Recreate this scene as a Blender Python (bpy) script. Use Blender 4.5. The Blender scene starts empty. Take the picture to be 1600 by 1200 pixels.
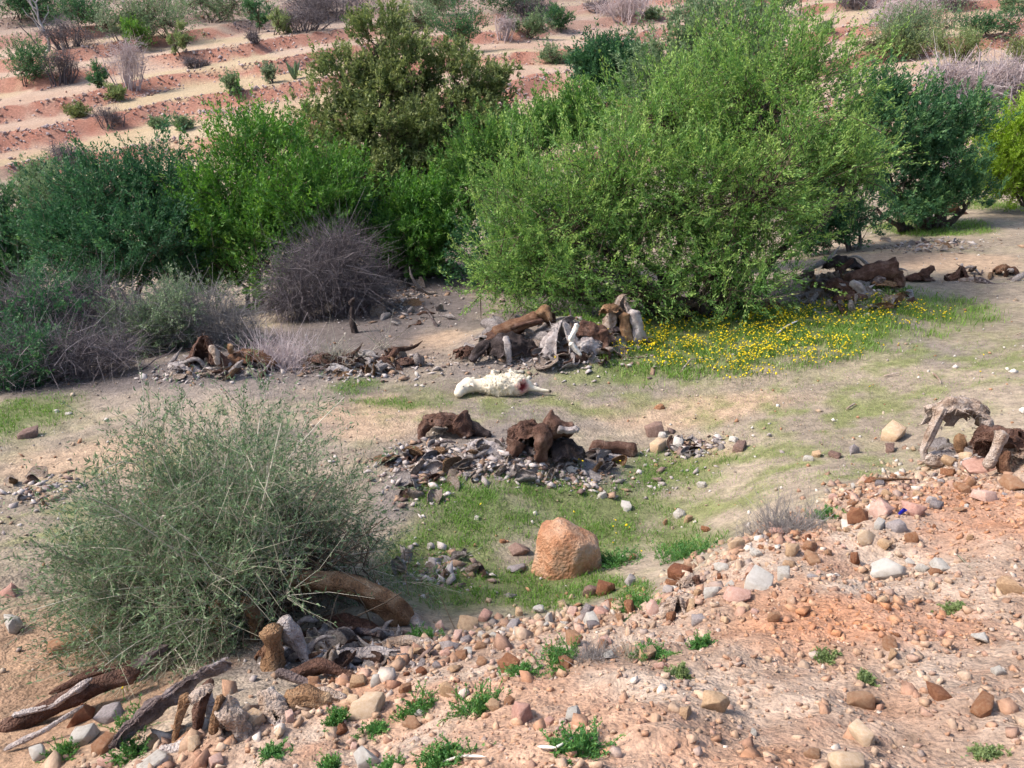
import bpy, bmesh, math
import numpy as np
from mathutils import Vector, Matrix, Euler

# ------------------------------------------------------------------ camera, sky, sun, exposure
scene = bpy.context.scene
COL = scene.collection
HFOV, PITCH = 65.0, 18.0
TANH = math.tan(math.radians(HFOV / 2))
cam_d = bpy.data.cameras.new("camera")
cam_d.sensor_fit = 'HORIZONTAL'
cam_d.angle = math.radians(HFOV)
cam_d.clip_start = 0.05
cam_d.clip_end = 2000
cam = bpy.data.objects.new("camera", cam_d)
cam.location = (0, 0, 0)
cam.rotation_euler = (math.radians(90 - PITCH), 0, 0)
COL.objects.link(cam)
scene.camera = cam

SUN_EL = 48.0
SUN_AZ = -98.0           # clockwise from +Y (the view direction): the sun stands to the left
world = bpy.data.worlds.new("World")
scene.world = world
world.use_nodes = True
wn = world.node_tree.nodes
bg = wn["Background"]
sky = wn.new("ShaderNodeTexSky")
sky.sky_type = 'NISHITA'
sky.sun_disc = False
sky.sun_elevation = math.radians(SUN_EL)
sky.sun_rotation = math.radians(SUN_AZ % 360)
sky.air_density = 1.0
sky.dust_density = 2.5
world.node_tree.links.new(sky.outputs[0], bg.inputs[0])
bg.inputs[1].default_value = 0.15
sun_d = bpy.data.lights.new("sun", 'SUN')
sun_d.energy = 3.1
sun_d.angle = math.radians(9.0)
sun_d.color = (1.0, 0.93, 0.84)
sun = bpy.data.objects.new("sun", sun_d)
_az, _el = math.radians(SUN_AZ), math.radians(SUN_EL)
to_sun = Vector((math.sin(_az) * math.cos(_el), math.cos(_az) * math.cos(_el), math.sin(_el)))
sun.rotation_euler = to_sun.to_track_quat('Z', 'Y').to_euler()
sun.location = (-20, -5, 30)
COL.objects.link(sun)
vs = scene.view_settings
vs.view_transform = 'Standard'
vs.look = 'None'
vs.exposure = 0.88
vs.gamma = 1.0
vs.use_curve_mapping = False
scene.cycles.use_denoising = True
scene.cycles.use_adaptive_sampling = True
scene.cycles.adaptive_threshold = 0.03
scene.cycles.max_bounces = 4
scene.cycles.diffuse_bounces = 2
scene.cycles.glossy_bounces = 2
scene.cycles.transmission_bounces = 2
scene.cycles.transparent_max_bounces = 4
scene.render.use_persistent_data = False

RNG = np.random.default_rng(7)

# ------------------------------------------------------------------ noise
_TAB = np.random.default_rng(12345).random(65536)

def vnoise(p, seed=0):
    p = np.asarray(p, dtype=np.float64)
    dim = p.shape[-1]
    i = np.floor(p).astype(np.int64)
    f = p - i
    f = f * f * (3 - 2 * f)
    hx = [(i[..., 0] + d) * 73856093 for d in (0, 1)]
    hy = [(i[..., 1] + d) * 19349663 for d in (0, 1)]
    hz = [(i[..., 2] + d) * 83492791 + seed * 7919 for d in (0, 1)] if dim == 3 else [seed * 7919]
    wx = (1 - f[..., 0], f[..., 0]); wy = (1 - f[..., 1], f[..., 1])
    wz = (1 - f[..., 2], f[..., 2]) if dim == 3 else (1.0,)
    r = 0
    for c in range(len(hz)):
        for b in (0, 1):
            hyz = hy[b] ^ hz[c]
            for a in (0, 1):
                h = hx[a] ^ hyz
                r = r + wx[a] * wy[b] * wz[c] * _TAB[(h ^ (h >> 16)) & 65535]
    return r

def fbm(p, octaves=4, seed=0):
    p = np.asarray(p, dtype=np.float64)
    a, s, t = 0.5, 0, 0
    for o in range(octaves):
        s = s + a * vnoise(p * (2.03 ** o), seed + o * 17)
        t += a
        a *= 0.55
    return s / t

def sstep(a, b, x):
    t = np.clip((x - a) / (b - a), 0, 1)
    return t * t * (3 - 2 * t)

# ------------------------------------------------------------------ terrain shape
def slope_of(py):
    return math.tan(math.radians(-PITCH) - math.atan((py - 600) / 800 * TANH))

def ray(px, py):
    """view ray scaled so that its world Y component is 1"""
    px = np.asarray(px, float); py = np.asarray(py, float)
    cx = (px - 800) / 800 * TANH
    cy = -(py - 600) / 800 * TANH
    c, s = math.cos(math.radians(PITCH)), math.sin(math.radians(PITCH))
    y = c + cy * s
    z = -s + cy * c
    return np.stack([cx / y, np.ones_like(cx), z / y], -1)

# surveyed points of the ground: where they appear and how far away they lie
_ctrl = [
    (0, 1200, 3.3), (350, 1200, 2.75), (800, 1200, 2.1), (1200, 1200, 2.0), (1600, 1200, 2.0),
    (100, 1150, 3.5), (350, 1130, 3.15), (1600, 1000, 3.05), (1200, 1030, 3.0), (900, 1060, 3.0),
    (500, 1050, 3.9), (700, 1005, 4.35), (1000, 955, 4.3), (1150, 860, 5.2), (1350, 790, 5.6), (1600, 700, 7.0),
    (1600, 820, 4.9), (1400, 900, 4.3),
    (700, 950, 5.3), (880, 905, 6.0), (1080, 850, 6.55), (330, 985, 4.75), (50, 900, 5.5), (0, 1020, 4.5),
    (1400, 710, 7.9), (1200, 700, 8.5), (800, 700, 8.8), (560, 740, 8.0), (50, 680, 9.2), (200, 800, 7.0),
    (790, 605, 11.2), (1500, 500, 13.5), (1500, 450, 16), (1550, 370, 22), (1550, 310, 30), (1300, 440, 16.5),
    (830, 490, 15.0), (1050, 490, 15.0), (600, 480, 16.5), (600, 420, 20.5), (300, 570, 12.0), (50, 615, 10.8),
    (500, 560, 12.6),
    (0, 268, 41), (400, 200, 47), (0, 140, 59), (300, 70, 68), (0, 0, 88), (500, 60, 68), (870, 150, 50),
    (870, 50, 76), (1600, 0, 92), (1300, 60, 72), (1500, 100, 56), (800, 0, 92),
]
_cp = []
for a, b, Y in _ctrl:
    r = ray(a, b)
    _cp.append((r[0] * Y, Y, r[2] * Y))
_cp += [(-14, 24, -4.9), (-8, 30, -5.0), (-20, 33, -4.4), (2, 30, -4.2), (12, 34, -3.0), (22, 36, -1.8),
        (-60, 60, 2.0), (60, 60, 4.5), (0, 125, 21), (-70, 125, 20), (70, 125, 22), (0, 0.5, -1.75), (-3, 1.0, -2.1), (4, 0.5, -1.7),
        (0, -5, -1.7), (-6, -5, -1.8), (6, -5, -1.7), (-8, 3, -3.2), (9, 3, -2.2), (-10, 8, -3.5), (12, 10, -2.7)]
_cp = np.array(_cp, float)

def _warp(X, Y):
    # work in a compressed distance so that near and far points weigh alike
    d = np.log1p(np.maximum(Y + 6, 0.1) / 4.0) * 4.0
    return X / (1 + np.maximum(Y, 0) / 9.0), d

def _phi(r2):
    return np.where(r2 > 1e-12, 0.5 * r2 * np.log(np.maximum(r2, 1e-12)), 0)

_wx, _wy = _warp(_cp[:, 0], _cp[:, 1])
_n = len(_cp)
_K = _phi((_wx[:, None] - _wx[None]) ** 2 + (_wy[:, None] - _wy[None]) ** 2) + np.eye(_n) * 0.004
_P = np.stack([np.ones(_n), _wx, _wy], 1)
_A = np.block([[_K, _P], [_P.T, np.zeros((3, 3))]])
_sol = np.linalg.solve(_A, np.concatenate([_cp[:, 2], np.zeros(3)]))

def base_height(X, Y):
    X = np.asarray(X, float); Y = np.asarray(Y, float)
    lim = 0.78 * np.maximum(Y, 0) + 7
    Xc = np.clip(X, -lim, lim); Yc = np.clip(Y, -5, 125)
    wx, wy = _warp(Xc, Yc)
    sh = wx.shape
    wx = wx.ravel(); wy = wy.ravel()
    out = np.empty(wx.size)
    for s in range(0, wx.size, 40000):
        a, b = wx[s:s + 40000], wy[s:s + 40000]
        k = _phi((a[:, None] - _wx[None]) ** 2 + (b[:, None] - _wy[None]) ** 2)
        out[s:s + 40000] = k @ _sol[:_n] + _sol[_n] + _sol[_n + 1] * a + _sol[_n + 2] * b
    out = out.reshape(sh)
    return out + np.maximum(Y - 125, 0) * 0.22

HSTEP, LATERAL = 2.5, 0.19
def hill_info(X, Y, hb):
    """terrace number, position within a terrace (0..1) and how much of the hill there is"""
    wob = (fbm(np.stack([X * 0.09, Y * 0.09], -1), 3, 5) - 0.5) * 4.6
    q = (hb - LATERAL * X + wob) / HSTEP
    k = np.floor(q)
    f = q - k
    on = sstep(37, 43, Y + 0.05 * X) * (1 - sstep(105, 125, Y))
    return k, f, on, wob

def height(X, Y, micro=True):
    X = np.asarray(X, float); Y = np.asarray(Y, float)
    hb = base_height(X, Y)
    k, f, on, wob = hill_info(X, Y, hb)
    st = np.where(f < 0.70, 0.50 * f / 0.70, 0.50 + 0.50 * sstep(0.69, 0.98, f))
    zt = (k + st) * HSTEP + LATERAL * X - wob * 0.6
    z = hb * (1 - on) + zt * on
    for cx, cy, rx, ry, hh in _mounds:
        z = z + hh * np.exp(-1.3 * (((X - cx) / rx) ** 2 + ((Y - cy) / ry) ** 2))
    P = np.stack([X, Y], -1)
    z = z + (fbm(P * 0.5, 3, 11) - 0.5) * 0.12 * sstep(6, 14, Y)
    if micro:
        rub = rubble_mask(X, Y)
        near = 1 - sstep(9, 30, Y)
        z = z + (fbm(P * 2.2, 4, 3) - 0.5) * (0.05 + 0.10 * rub) * (0.3 + 0.7 * near)
        z = z + (fbm(P * 9.0, 3, 23) - 0.5) * (0.018 + 0.05 * rub) * near
    return z

_edge = None
_mounds = []
def rubble_mask(X, Y):
    if _edge is None:
        return np.zeros_like(X)
    e = np.interp(X, _edge[0], _edge[1]) + (vnoise(np.stack([X * 1.5, Y * 1.5], -1), 9) - 0.5) * 0.5
    return 1 - sstep(-0.25, 0.35, Y - e)

_edge_px = [(430, 1110), (520, 1060), (700, 1003), (880, 965), (1000, 948), (1130, 868), (1290, 800), (1380, 752), (1490, 715), (1600, 690)]
_steps = 1.2 * np.exp(np.linspace(0, math.log(190 / 1.2), 260))
def ground(px, py):
    """the point of the terrain that a pixel of the photograph shows"""
    r = ray(px, py)
    def first(steps, micro):
        P = r[None] * steps[:, None]
        h = height(P[:, 0], P[:, 1], micro)
        below = P[:, 2] < h
        i = int(np.argmax(below)) if below.any() else len(steps) - 1
        if i == 0: return steps[0], 0
        a = P[i - 1, 2] - h[i - 1]; b = h[i] - P[i, 2]
        return steps[i - 1] + (steps[i] - steps[i - 1]) * np.clip(a / (a + b + 1e-9), 0, 1), i
    Y, i = first(_steps, False)
    Y, _ = first(np.linspace(_steps[max(i - 5, 0)], _steps[min(i + 4, len(_steps) - 1)], 48), True)
    X = float(r[0] * Y)
    return np.array([X, Y, drop(X, Y)])

def drop(X, Y):
    return float(height(np.array([float(X)]), np.array([float(Y)]))[0])

_ep = [ground(*p) for p in _edge_px]
_edge = (np.array([-9.0, -3.0, -1.8] + [p[0] for p in _ep] + [14.0]),
         np.array([2.0, 2.6, 2.9] + [p[1] for p in _ep] + [8.5]))

def mpp(P):
    """metres per photograph pixel at a point"""
    c, s = math.cos(math.radians(PITCH)), math.sin(math.radians(PITCH))
    return (P[1] * c - P[2] * s) * TANH / 800

def at_depth(px, py, Y):
    return ray(px, py) * Y

# ------------------------------------------------------------------ mesh helpers
def new_mesh(name, verts, faces, smooth=False, attrs=None, colors=None):
    """faces: an (N,3) / (N,4) array, or a list of such arrays"""
    me = bpy.data.meshes.new(name)
    verts = np.ascontiguousarray(verts, dtype=np.float32).reshape(-1, 3)
    if not isinstance(faces, (list, tuple)):
        faces = [faces]
    faces = [np.asarray(f, dtype=np.int32) for f in faces if len(f)]
    me.vertices.add(len(verts))
    me.vertices.foreach_set("co", verts.ravel())
    idx = np.concatenate([f.ravel() for f in faces])
    tot = np.concatenate([np.full(len(f), f.shape[1], np.int32) for f in faces])
    start = np.concatenate([[0], np.cumsum(tot)[:-1]]).astype(np.int32)
    me.loops.add(len(idx))
    me.loops.foreach_set("vertex_index", idx)
    me.polygons.add(len(tot))
    me.polygons.foreach_set("loop_start", start)
    me.polygons.foreach_set("loop_total", tot)
    if smooth:
        me.polygons.foreach_set("use_smooth", np.ones(len(tot), bool))
    for k, v in (attrs or {}).items():
        a = me.attributes.new(k, 'FLOAT', 'POINT')
        a.data.foreach_set("value", np.ascontiguousarray(v, np.float32))
    if colors is not None:
        a = me.attributes.new("soil", 'FLOAT_COLOR', 'POINT')
        c = np.ones((len(verts), 4), np.float32); c[:, :3] = colors
        a.data.foreach_set("color", c.ravel())
    me.update(calc_edges=True)
    me.validate()
    return me

def obj(name, mesh, mat=None, parent=None, loc=None, rot=None, scale=None):
    o = bpy.data.objects.new(name, mesh)
    COL.objects.link(o)
    if mat is not None and mesh is not None and not mesh.materials:
        mesh.materials.append(mat)
    if parent is not None:
        o.parent = parent
    if loc is not None: o.location = [float(v) for v in loc]
    if rot is not None: o.rotation_euler = [float(v) for v in rot]
    if scale is not None: o.scale = (scale,) * 3 if np.isscalar(scale) else [float(v) for v in scale]
    return o

def tag(o, label=None, category=None, group=None, kind=None):
    if label: o["label"] = label
    if category: o["category"] = category
    if group: o["group"] = group
    if kind: o["kind"] = kind
    return o

def thing(name, label, category, loc, group=None):
    o = bpy.data.objects.new(name, None)
    o.empty_display_size = 0.1
    COL.objects.link(o)
    o.location = [float(v) for v in loc]
    return tag(o, label, category, group)

def norm(v):
    return v / np.maximum(np.linalg.norm(v, axis=-1, keepdims=True), 1e-9)

def tubes(P, R, sides=4):
    """P (M,K,3) polylines, R (M,K) radii -> verts, quads"""
    P = np.asarray(P, float); R = np.asarray(R, float)
    M, K, _ = P.shape
    T = np.gradient(P, axis=1)
    T = norm(T)
    ref = np.where(np.abs(T[:, :1, 2:3]) > 0.8, np.array([1., 0.3, 0])[None, None], np.array([0.1, 0, 1.])[None, None])
    ref = np.broadcast_to(ref, T.shape)
    A = norm(np.cross(T, ref)); B = np.cross(T, A)
    ang = np.linspace(0, 2 * np.pi, sides, endpoint=False)
    V = P[:, :, None] + R[:, :, None, None] * (A[:, :, None] * np.cos(ang)[None, None, :, None] + B[:, :, None] * np.sin(ang)[None, None, :, None])
    idx = np.arange(M * K * sides).reshape(M, K, sides)
    a = idx[:, :-1, :]; b = idx[:, 1:, :]
    q = np.stack([a, np.roll(a, -1, 2), np.roll(b, -1, 2), b], -1).reshape(-1, 4)
    return V.reshape(-1, 3), q

def join(parts):
    """list of (verts, faces[, attr]) with equal face widths per list entry"""
    V, F, A, n = [], {}, [], 0
    for p in parts:
        v, f = p[0], p[1]
        V.append(v)
        F.setdefault(f.shape[1], []).append(f + n)
        if len(p) > 2: A.append(p[2])
        n += len(v)
    return np.concatenate(V), [np.concatenate(x) for x in F.values()], (np.concatenate(A) if A else None)

# ------------------------------------------------------------------ materials
def mat_base(name):
    m = bpy.data.materials.new(name)
    m.use_nodes = True
    nt = m.node_tree
    b = nt.nodes["Principled BSDF"]
    b.inputs["Specular IOR Level"].default_value = 0.25
    return m, nt, b

def N(nt, t, **kw):
    n = nt.nodes.new(t)
    for k, v in kw.items():
        setattr(n, k, v)
    return n

def ramp(nt, stops, src=None):
    r = N(nt, "ShaderNodeValToRGB")
    e = r.color_ramp.elements
    while len(e) < len(stops): e.new(0.5)
    for i, (p, c) in enumerate(stops):
        e[i].position = p
        e[i].color = (*c, 1)
    if src is not None: nt.links.new(src, r.inputs[0])
    return r

def leaf_material(name, stops, trans=0.30, rough=0.55):
    m, nt, b = mat_base(name)
    a = N(nt, "ShaderNodeAttribute", attribute_name="tint")
    r = ramp(nt, stops, a.outputs["Fac"])
    nt.links.new(r.outputs[0], b.inputs["Base Color"])
    b.inputs["Roughness"].default_value = rough
    t = N(nt, "ShaderNodeBsdfTranslucent")
    hs = N(nt, "ShaderNodeHueSaturation")
    hs.inputs["Saturation"].default_value = 1.15
    hs.inputs["Value"].default_value = 1.35
    nt.links.new(r.outputs[0], hs.inputs["Color"])
    nt.links.new(hs.outputs[0], t.inputs[0])
    mx = N(nt, "ShaderNodeMixShader")
    mx.inputs[0].default_value = trans
    nt.links.new(b.outputs[0], mx.inputs[1]); nt.links.new(t.outputs[0], mx.inputs[2])
    nt.links.new(mx.outputs[0], nt.nodes["Material Output"].inputs[0])
    return m

def noise_material(name, stops, scale=8, detail=6, bump=0.4, bdist=0.02, stretch=(1, 1, 1), rough=0.85, rand=0.0, fine=60):
    m, nt, b = mat_base(name)
    tc = N(nt, "ShaderNodeTexCoord")
    mp = N(nt, "ShaderNodeMapping")
    mp.inputs["Scale"].default_value = stretch
    nt.links.new(tc.outputs["Object"], mp.inputs[0])
    n1 = N(nt, "ShaderNodeTexNoise"); n1.inputs["Scale"].default_value = scale; n1.inputs["Detail"].default_value = detail
    n1.inputs["Roughness"].default_value = 0.62
    nt.links.new(mp.outputs[0], n1.inputs["Vector"])
    src = n1.outputs["Fac"]
    if rand:
        oi = N(nt, "ShaderNodeObjectInfo")
        ma = N(nt, "ShaderNodeMath", operation='MULTIPLY_ADD')
        ma.inputs[1].default_value = rand; ma.inputs[2].default_value = -rand / 2
        nt.links.new(oi.outputs["Random"], ma.inputs[0])
        ad = N(nt, "ShaderNodeMath", operation='ADD')
        nt.links.new(n1.outputs["Fac"], ad.inputs[0]); nt.links.new(ma.outputs[0], ad.inputs[1])
        src = ad.outputs[0]
    r = ramp(nt, stops, src)
    n2 = N(nt, "ShaderNodeTexNoise"); n2.inputs["Scale"].default_value = fine; n2.inputs["Detail"].default_value = 3
    nt.links.new(mp.outputs[0], n2.inputs["Vector"])
    mul = N(nt, "ShaderNodeMix", data_type='RGBA', blend_type='OVERLAY')
    mul.inputs[0].default_value = 0.35
    nt.links.new(r.outputs[0], mul.inputs[6]); nt.links.new(n2.outputs["Fac"], mul.inputs[7])
    nt.links.new(mul.outputs[2], b.inputs["Base Color"])
    b.inputs["Roughness"].default_value = rough
    ad2 = N(nt, "ShaderNodeMath", operation='ADD')
    nt.links.new(n1.outputs["Fac"], ad2.inputs[0]); nt.links.new(n2.outputs["Fac"], ad2.inputs[1])
    bp = N(nt, "ShaderNodeBump"); bp.inputs["Strength"].default_value = bump; bp.inputs["Distance"].default_value = bdist
    nt.links.new(ad2.outputs[0], bp.inputs["Height"]); nt.links.new(bp.outputs[0], b.inputs["Normal"])
    return m

def attr_material(name, fine=45, bump=0.5, bdist=0.02, rough=0.95, spread=0.45, clods=False):
    """colour from the 'soil' attribute, grain and relief from noise"""
    m, nt, b = mat_base(name)
    a = N(nt, "ShaderNodeAttribute", attribute_name="soil")
    tc = N(nt, "ShaderNodeTexCoord")
    n1 = N(nt, "ShaderNodeTexNoise"); n1.inputs["Scale"].default_value = fine; n1.inputs["Detail"].default_value = 6; n1.inputs["Roughness"].default_value = 0.6
    n2 = N(nt, "ShaderNodeTexNoise"); n2.inputs["Scale"].default_value = fine * 0.22; n2.inputs["Detail"].default_value = 6
    for n in (n1, n2): nt.links.new(tc.outputs["Object"], n.inputs["Vector"])
    ad = N(nt, "ShaderNodeMath", operation='ADD')
    nt.links.new(n1.outputs["Fac"], ad.inputs[0]); nt.links.new(n2.outputs["Fac"], ad.inputs[1])
    mr = N(nt, "ShaderNodeMapRange")
    mr.inputs["From Min"].default_value = 0.65; mr.inputs["From Max"].default_value = 1.35
    mr.inputs["To Min"].default_value = 1 - spread; mr.inputs["To Max"].default_value = 1 + spread
    nt.links.new(ad.outputs[0], mr.inputs["Value"])
    vm = N(nt, "ShaderNodeVectorMath", operation='SCALE')
    nt.links.new(a.outputs["Color"], vm.inputs[0]); nt.links.new(mr.outputs[0], vm.inputs["Scale"])
    nt.links.new(vm.outputs[0], b.inputs["Base Color"])
    b.inputs["Roughness"].default_value = rough
    b.inputs["Specular IOR Level"].default_value = 0.1
    bp = N(nt, "ShaderNodeBump"); bp.inputs["Strength"].default_value = bump; bp.inputs["Distance"].default_value = bdist
    h = ad.outputs[0]
    if clods:
        for sc, amt in ((22, .8), (55, .5)):
            vo = N(nt, "ShaderNodeTexVoronoi"); vo.inputs["Scale"].default_value = sc
            wv = N(nt, "ShaderNodeVectorMath", operation='MULTIPLY_ADD')
            wv.inputs[1].default_value = (.015, .015, .015)
            nt.links.new(n2.outputs["Color"], wv.inputs[0]); nt.links.new(tc.outputs["Object"], wv.inputs[2])
            nt.links.new(wv.outputs[0], vo.inputs["Vector"])
            ma = N(nt, "ShaderNodeMath", operation='MULTIPLY_ADD'); ma.inputs[1].default_value = -amt
            nt.links.new(vo.outputs["Distance"], ma.inputs[0]); nt.links.new(h, ma.inputs[2])
            h = ma.outputs[0]
    nt.links.new(h, bp.inputs["Height"]); nt.links.new(bp.outputs[0], b.inputs["Normal"])
    return m

M = {}
M['ground'] = attr_material("ground_soil", 38, 0.6, 0.03, clods=True)
M['rubble'] = attr_material("rubble_stones", 60, 0.5, 0.01, 0.9, 0.3)
M['litter'] = attr_material("hide_litter", 90, 0.4, 0.005, 0.9, 0.3)
M['leaf_main'] = leaf_material("leaf_main", [(0, (.05, .12, .035)), (.5, (.135, .26, .065)), (1, (.36, .48, .14))], .3)
M['leaf_bright'] = leaf_material("leaf_bright", [(0, (.045, .125, .03)), (.55, (.115, .245, .045)), (1, (.29, .43, .10))], .3)
M['leaf_dark'] = leaf_material("leaf_dark", [(0, (.028, .08, .042)), (.6, (.065, .155, .065)), (1, (.16, .275, .095))], .28)
M['leaf_olive'] = leaf_material("leaf_olive", [(0, (.055, .085, .035)), (.55, (.17, .21, .075)), (1, (.38, .40, .17))], .32)
M['leaf_grey'] = leaf_material("leaf_grey", [(0, (.09, .13, .08)), (.55, (.17, .23, .13)), (1, (.33, .38, .24))])
M['leaf_lime'] = leaf_material("leaf_lime", [(0, (.10, .17, .02)), (.55, (.2, .32, .03)), (1, (.36, .48, .08))])
M['leaf_far'] = leaf_material("leaf_far", [(0, (.07, .13, .07)), (.55, (.15, .22, .11)), (1, (.28, .34, .18))])
M['leaf_pale'] = leaf_material("leaf_pale", [(0, (.10, .15, .07)), (.55, (.2, .26, .10)), (1, (.34, .38, .18))])
M['leaf_weed'] = leaf_material("leaf_weed", [(0, (.05, .14, .045)), (.55, (.10, .24, .065)), (1, (.21, .36, .11))])
M['grass'] = leaf_material("grass_blades", [(0, (.07, .16, .03)), (.5, (.14, .26, .045)), (.8, (.25, .34, .09)), (1, (.42, .37, .2))])
M['petal'] = leaf_material("petals", [(0, (.75, .55, .01)), (1, (.9, .72, .03))], 0.2)
M['twig_purple'] = leaf_material("twig_purple", [(0, (.075, .06, .066)), (.6, (.165, .14, .146)), (1, (.31, .275, .28))], 0.0, 0.9)
M['twig_grey'] = leaf_material("twig_grey", [(0, (.12, .11, .11)), (.6, (.24, .22, .21)), (1, (.42, .38, .36))], 0.0, 0.9)
M['twig_pink'] = leaf_material("twig_pink", [(0, (.40, .31, .31)), (.6, (.56, .46, .46)), (1, (.72, .63, .62))], 0.1, 0.9)
M['twig_brown'] = leaf_material("twig_brown", [(0, (.05, .035, .025)), (.6, (.11, .08, .055)), (1, (.22, .17, .12))], 0.0, 0.9)
M['twig_straw'] = leaf_material("twig_straw", [(0, (.22, .2, .14)), (.6, (.38, .35, .27)), (1, (.58, .54, .44))], 0.05, 0.85)
M['bark'] = noise_material("bark", [(.3, (.035, .026, .022)), (.7, (.13, .10, .085))], 14, 6, 0.8, 0.03, (1, 1, .3))
M['bark_pale'] = noise_material("bark_pale", [(.3, (.25, .22, .21)), (.7, (.55, .5, .48))], 10, 6, 0.6, 0.03, (1, 1, .3))
M['stone_orange'] = noise_material("stone_orange", [(.2, (.25, .095, .05)), (.5, (.40, .19, .10)), (.85, (.52, .33, .21))], 4, 8, 0.8, 0.03, rand=.5)
M['stone_tan'] = noise_material("stone_tan", [(.2, (.32, .2, .12)), (.5, (.50, .34, .21)), (.85, (.6, .46, .33))], 6, 7, 0.6, 0.02, rand=.5)
M['stone_pink'] = noise_material("stone_pink", [(.2, (.36, .19, .15)), (.5, (.50, .30, .24)), (.85, (.6, .42, .35))], 6, 7, 0.6, 0.02, rand=.5)
M['stone_white'] = noise_material("stone_white", [(.2, (.36, .29, .23)), (.42, (.60, .55, .49)), (.8, (.74, .70, .65))], 4, 8, 0.8, 0.02, rand=.2)
M['stone_grey'] = noise_material("stone_grey", [(.2, (.15, .125, .125)), (.5, (.29, .25, .245)), (.85, (.44, .39, .37))], 6, 7, 0.6, 0.02, rand=.5)
M['stone_dark'] = noise_material("stone_dark", [(.2, (.10, .06, .05)), (.5, (.2, .125, .10)), (.85, (.32, .22, .18))], 6, 7, 0.6, 0.02, rand=.4)
M['hide_brown'] = noise_material("hide_brown", [(.28, (.035, .018, .013)), (.5, (.12, .06, .042)), (.68, (.24, .15, .115)), (.8, (.45, .38, .36))], 6.4, 9, 1.0, 0.04, (1, 1, 1), 0.8, fine=75)
M['hide_black'] = noise_material("hide_black", [(.3, (.018, .013, .013)), (.55, (.06, .043, .04)), (.75, (.15, .12, .12))], 7.0, 9, 1.0, 0.04, fine=70)
M['hide_grey'] = noise_material("hide_grey", [(.3, (.22, .175, .165)), (.48, (.46, .395, .375)), (.7, (.70, .64, .61))], 8.0, 9, 1.0, 0.04, fine=80)
M['hide_pale'] = noise_material("hide_pale", [(.28, (.20, .115, .07)), (.45, (.42, .31, .24)), (.65, (.62, .53, .47)), (.85, (.74, .68, .64))], 7.0, 9, 1.0, 0.04, fine=80)
M['hide_tan'] = noise_material("hide_tan", [(.28, (.10, .05, .028)), (.5, (.30, .17, .09)), (.75, (.5, .35, .22))], 8.0, 9, 1.0, 0.04, fine=80)
M['hide_rust'] = noise_material("hide_rust", [(.28, (.07, .032, .02)), (.5, (.19, .095, .055)), (.75, (.38, .25, .17))], 8.0, 9, 1.0, 0.04, fine=80)
M['hide_log'] = noise_material("hide_log", [(.3, (.045, .032, .03)), (.5, (.16, .12, .115)), (.66, (.36, .31, .30)), (.8, (.55, .5, .5))], 5, 9, 1.0, .03, fine=60)
M['boulder'] = noise_material("boulder", [(.25, (.22, .10, .06)), (.42, (.38, .185, .10)), (.55, (.43, .26, .165)), (.66, (.36, .285, .235)), (.85, (.47, .39, .33))], 4.2, 9, .9, .03, fine=40)
M['bone'] = noise_material("bone", [(.3, (.5, .44, .37)), (.7, (.76, .71, .64))], 12, 4, 0.3, 0.01)

# ------------------------------------------------------------------ the ground
def world_patch(px, py, rx, ry):
    """a patch of ground as an ellipse in metres, from where it shows"""
    c = ground(px, py); l = ground(px - rx, py); f = ground(px, py - ry); n = ground(px, py + ry)
    return c[0], c[1], max(abs(c[0] - l[0]), .05), max((f[1] - n[1]) / 2, .08)

_mounds = [world_patch(*p[:4]) + (p[4],) for p in [(800, 545, 80, 30, .28), (900, 540, 90, 30, .42), (1330, 455, 85, 24, .38), (800, 712, 140, 22, .12), (560, 570, 90, 14, .12), (330, 578, 80, 14, .15), (1520, 715, 70, 20, .12)]]
GREEN = [world_patch(*p) for p in [
    (1120, 520, 190, 45), (1290, 510, 150, 45), (1010, 550, 80, 35), (1420, 470, 100, 30), (1450, 355, 110, 16), (1540, 320, 50, 9),
    (900, 780, 150, 45), (760, 800, 90, 50), (1050, 735, 80, 30), (700, 770, 60, 30), (930, 850, 90, 30), (1070, 850, 50, 28), (40, 650, 75, 40), (850, 920, 90, 35),
    (700, 880, 90, 60), (230, 960, 60, 60), (990, 930, 40, 25), (560, 605, 40, 12), (620, 630, 70, 12)]]
SPARSE = [world_patch(*p) for p in [(900, 620, 250, 40), (1250, 640, 260, 50), (1250, 720, 180, 40), (1450, 560, 180, 50), (200, 800, 160, 120), (700, 640, 120, 25), (1150, 760, 150, 40)]]
SAND = [world_patch(*p) for p in [(590, 640, 80, 30), (150, 720, 140, 40), (640, 540, 80, 22), (1100, 640, 160, 22), (1480, 410, 140, 18), (90, 1000, 110, 60), (1080, 720, 60, 20)]]
DEBRIS = [world_patch(*p) for p in [(860, 510, 150, 45), (800, 700, 200, 45), (1330, 445, 120, 40), (560, 560, 110, 25), (320, 570, 120, 30), (640, 470, 90, 50), (480, 1020, 200, 50), (1500, 700, 80, 30), (760, 790, 130, 60), (640, 760, 60, 60)]]
TERRA = [world_patch(*p) for p in [(1480, 790, 130, 50), (1250, 840, 110, 40), (1350, 960, 160, 30)]]

SHADED_SOIL = [world_patch(*p) for p in [(640, 450, 110, 60), (420, 535, 150, 30), (180, 600, 200, 16), (560, 520, 80, 30), (1000, 470, 200, 18)]]  # dark debris soil, with tree and bush shade painted into its colour

def patch_mask(L, X, Y, seed=1, soft=0.45):
    m = np.zeros_like(X)
    nz = (fbm(np.stack([X * 1.3, Y * 1.3], -1), 4, seed) - 0.5) * 1.5
    for cx, cy, rx, ry in L:
        d = np.sqrt(((X - cx) / rx) ** 2 + ((Y - cy) / ry) ** 2) + nz
        m = np.maximum(m, 1 - sstep(1 - soft, 1 + soft, d))
    return m

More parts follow.
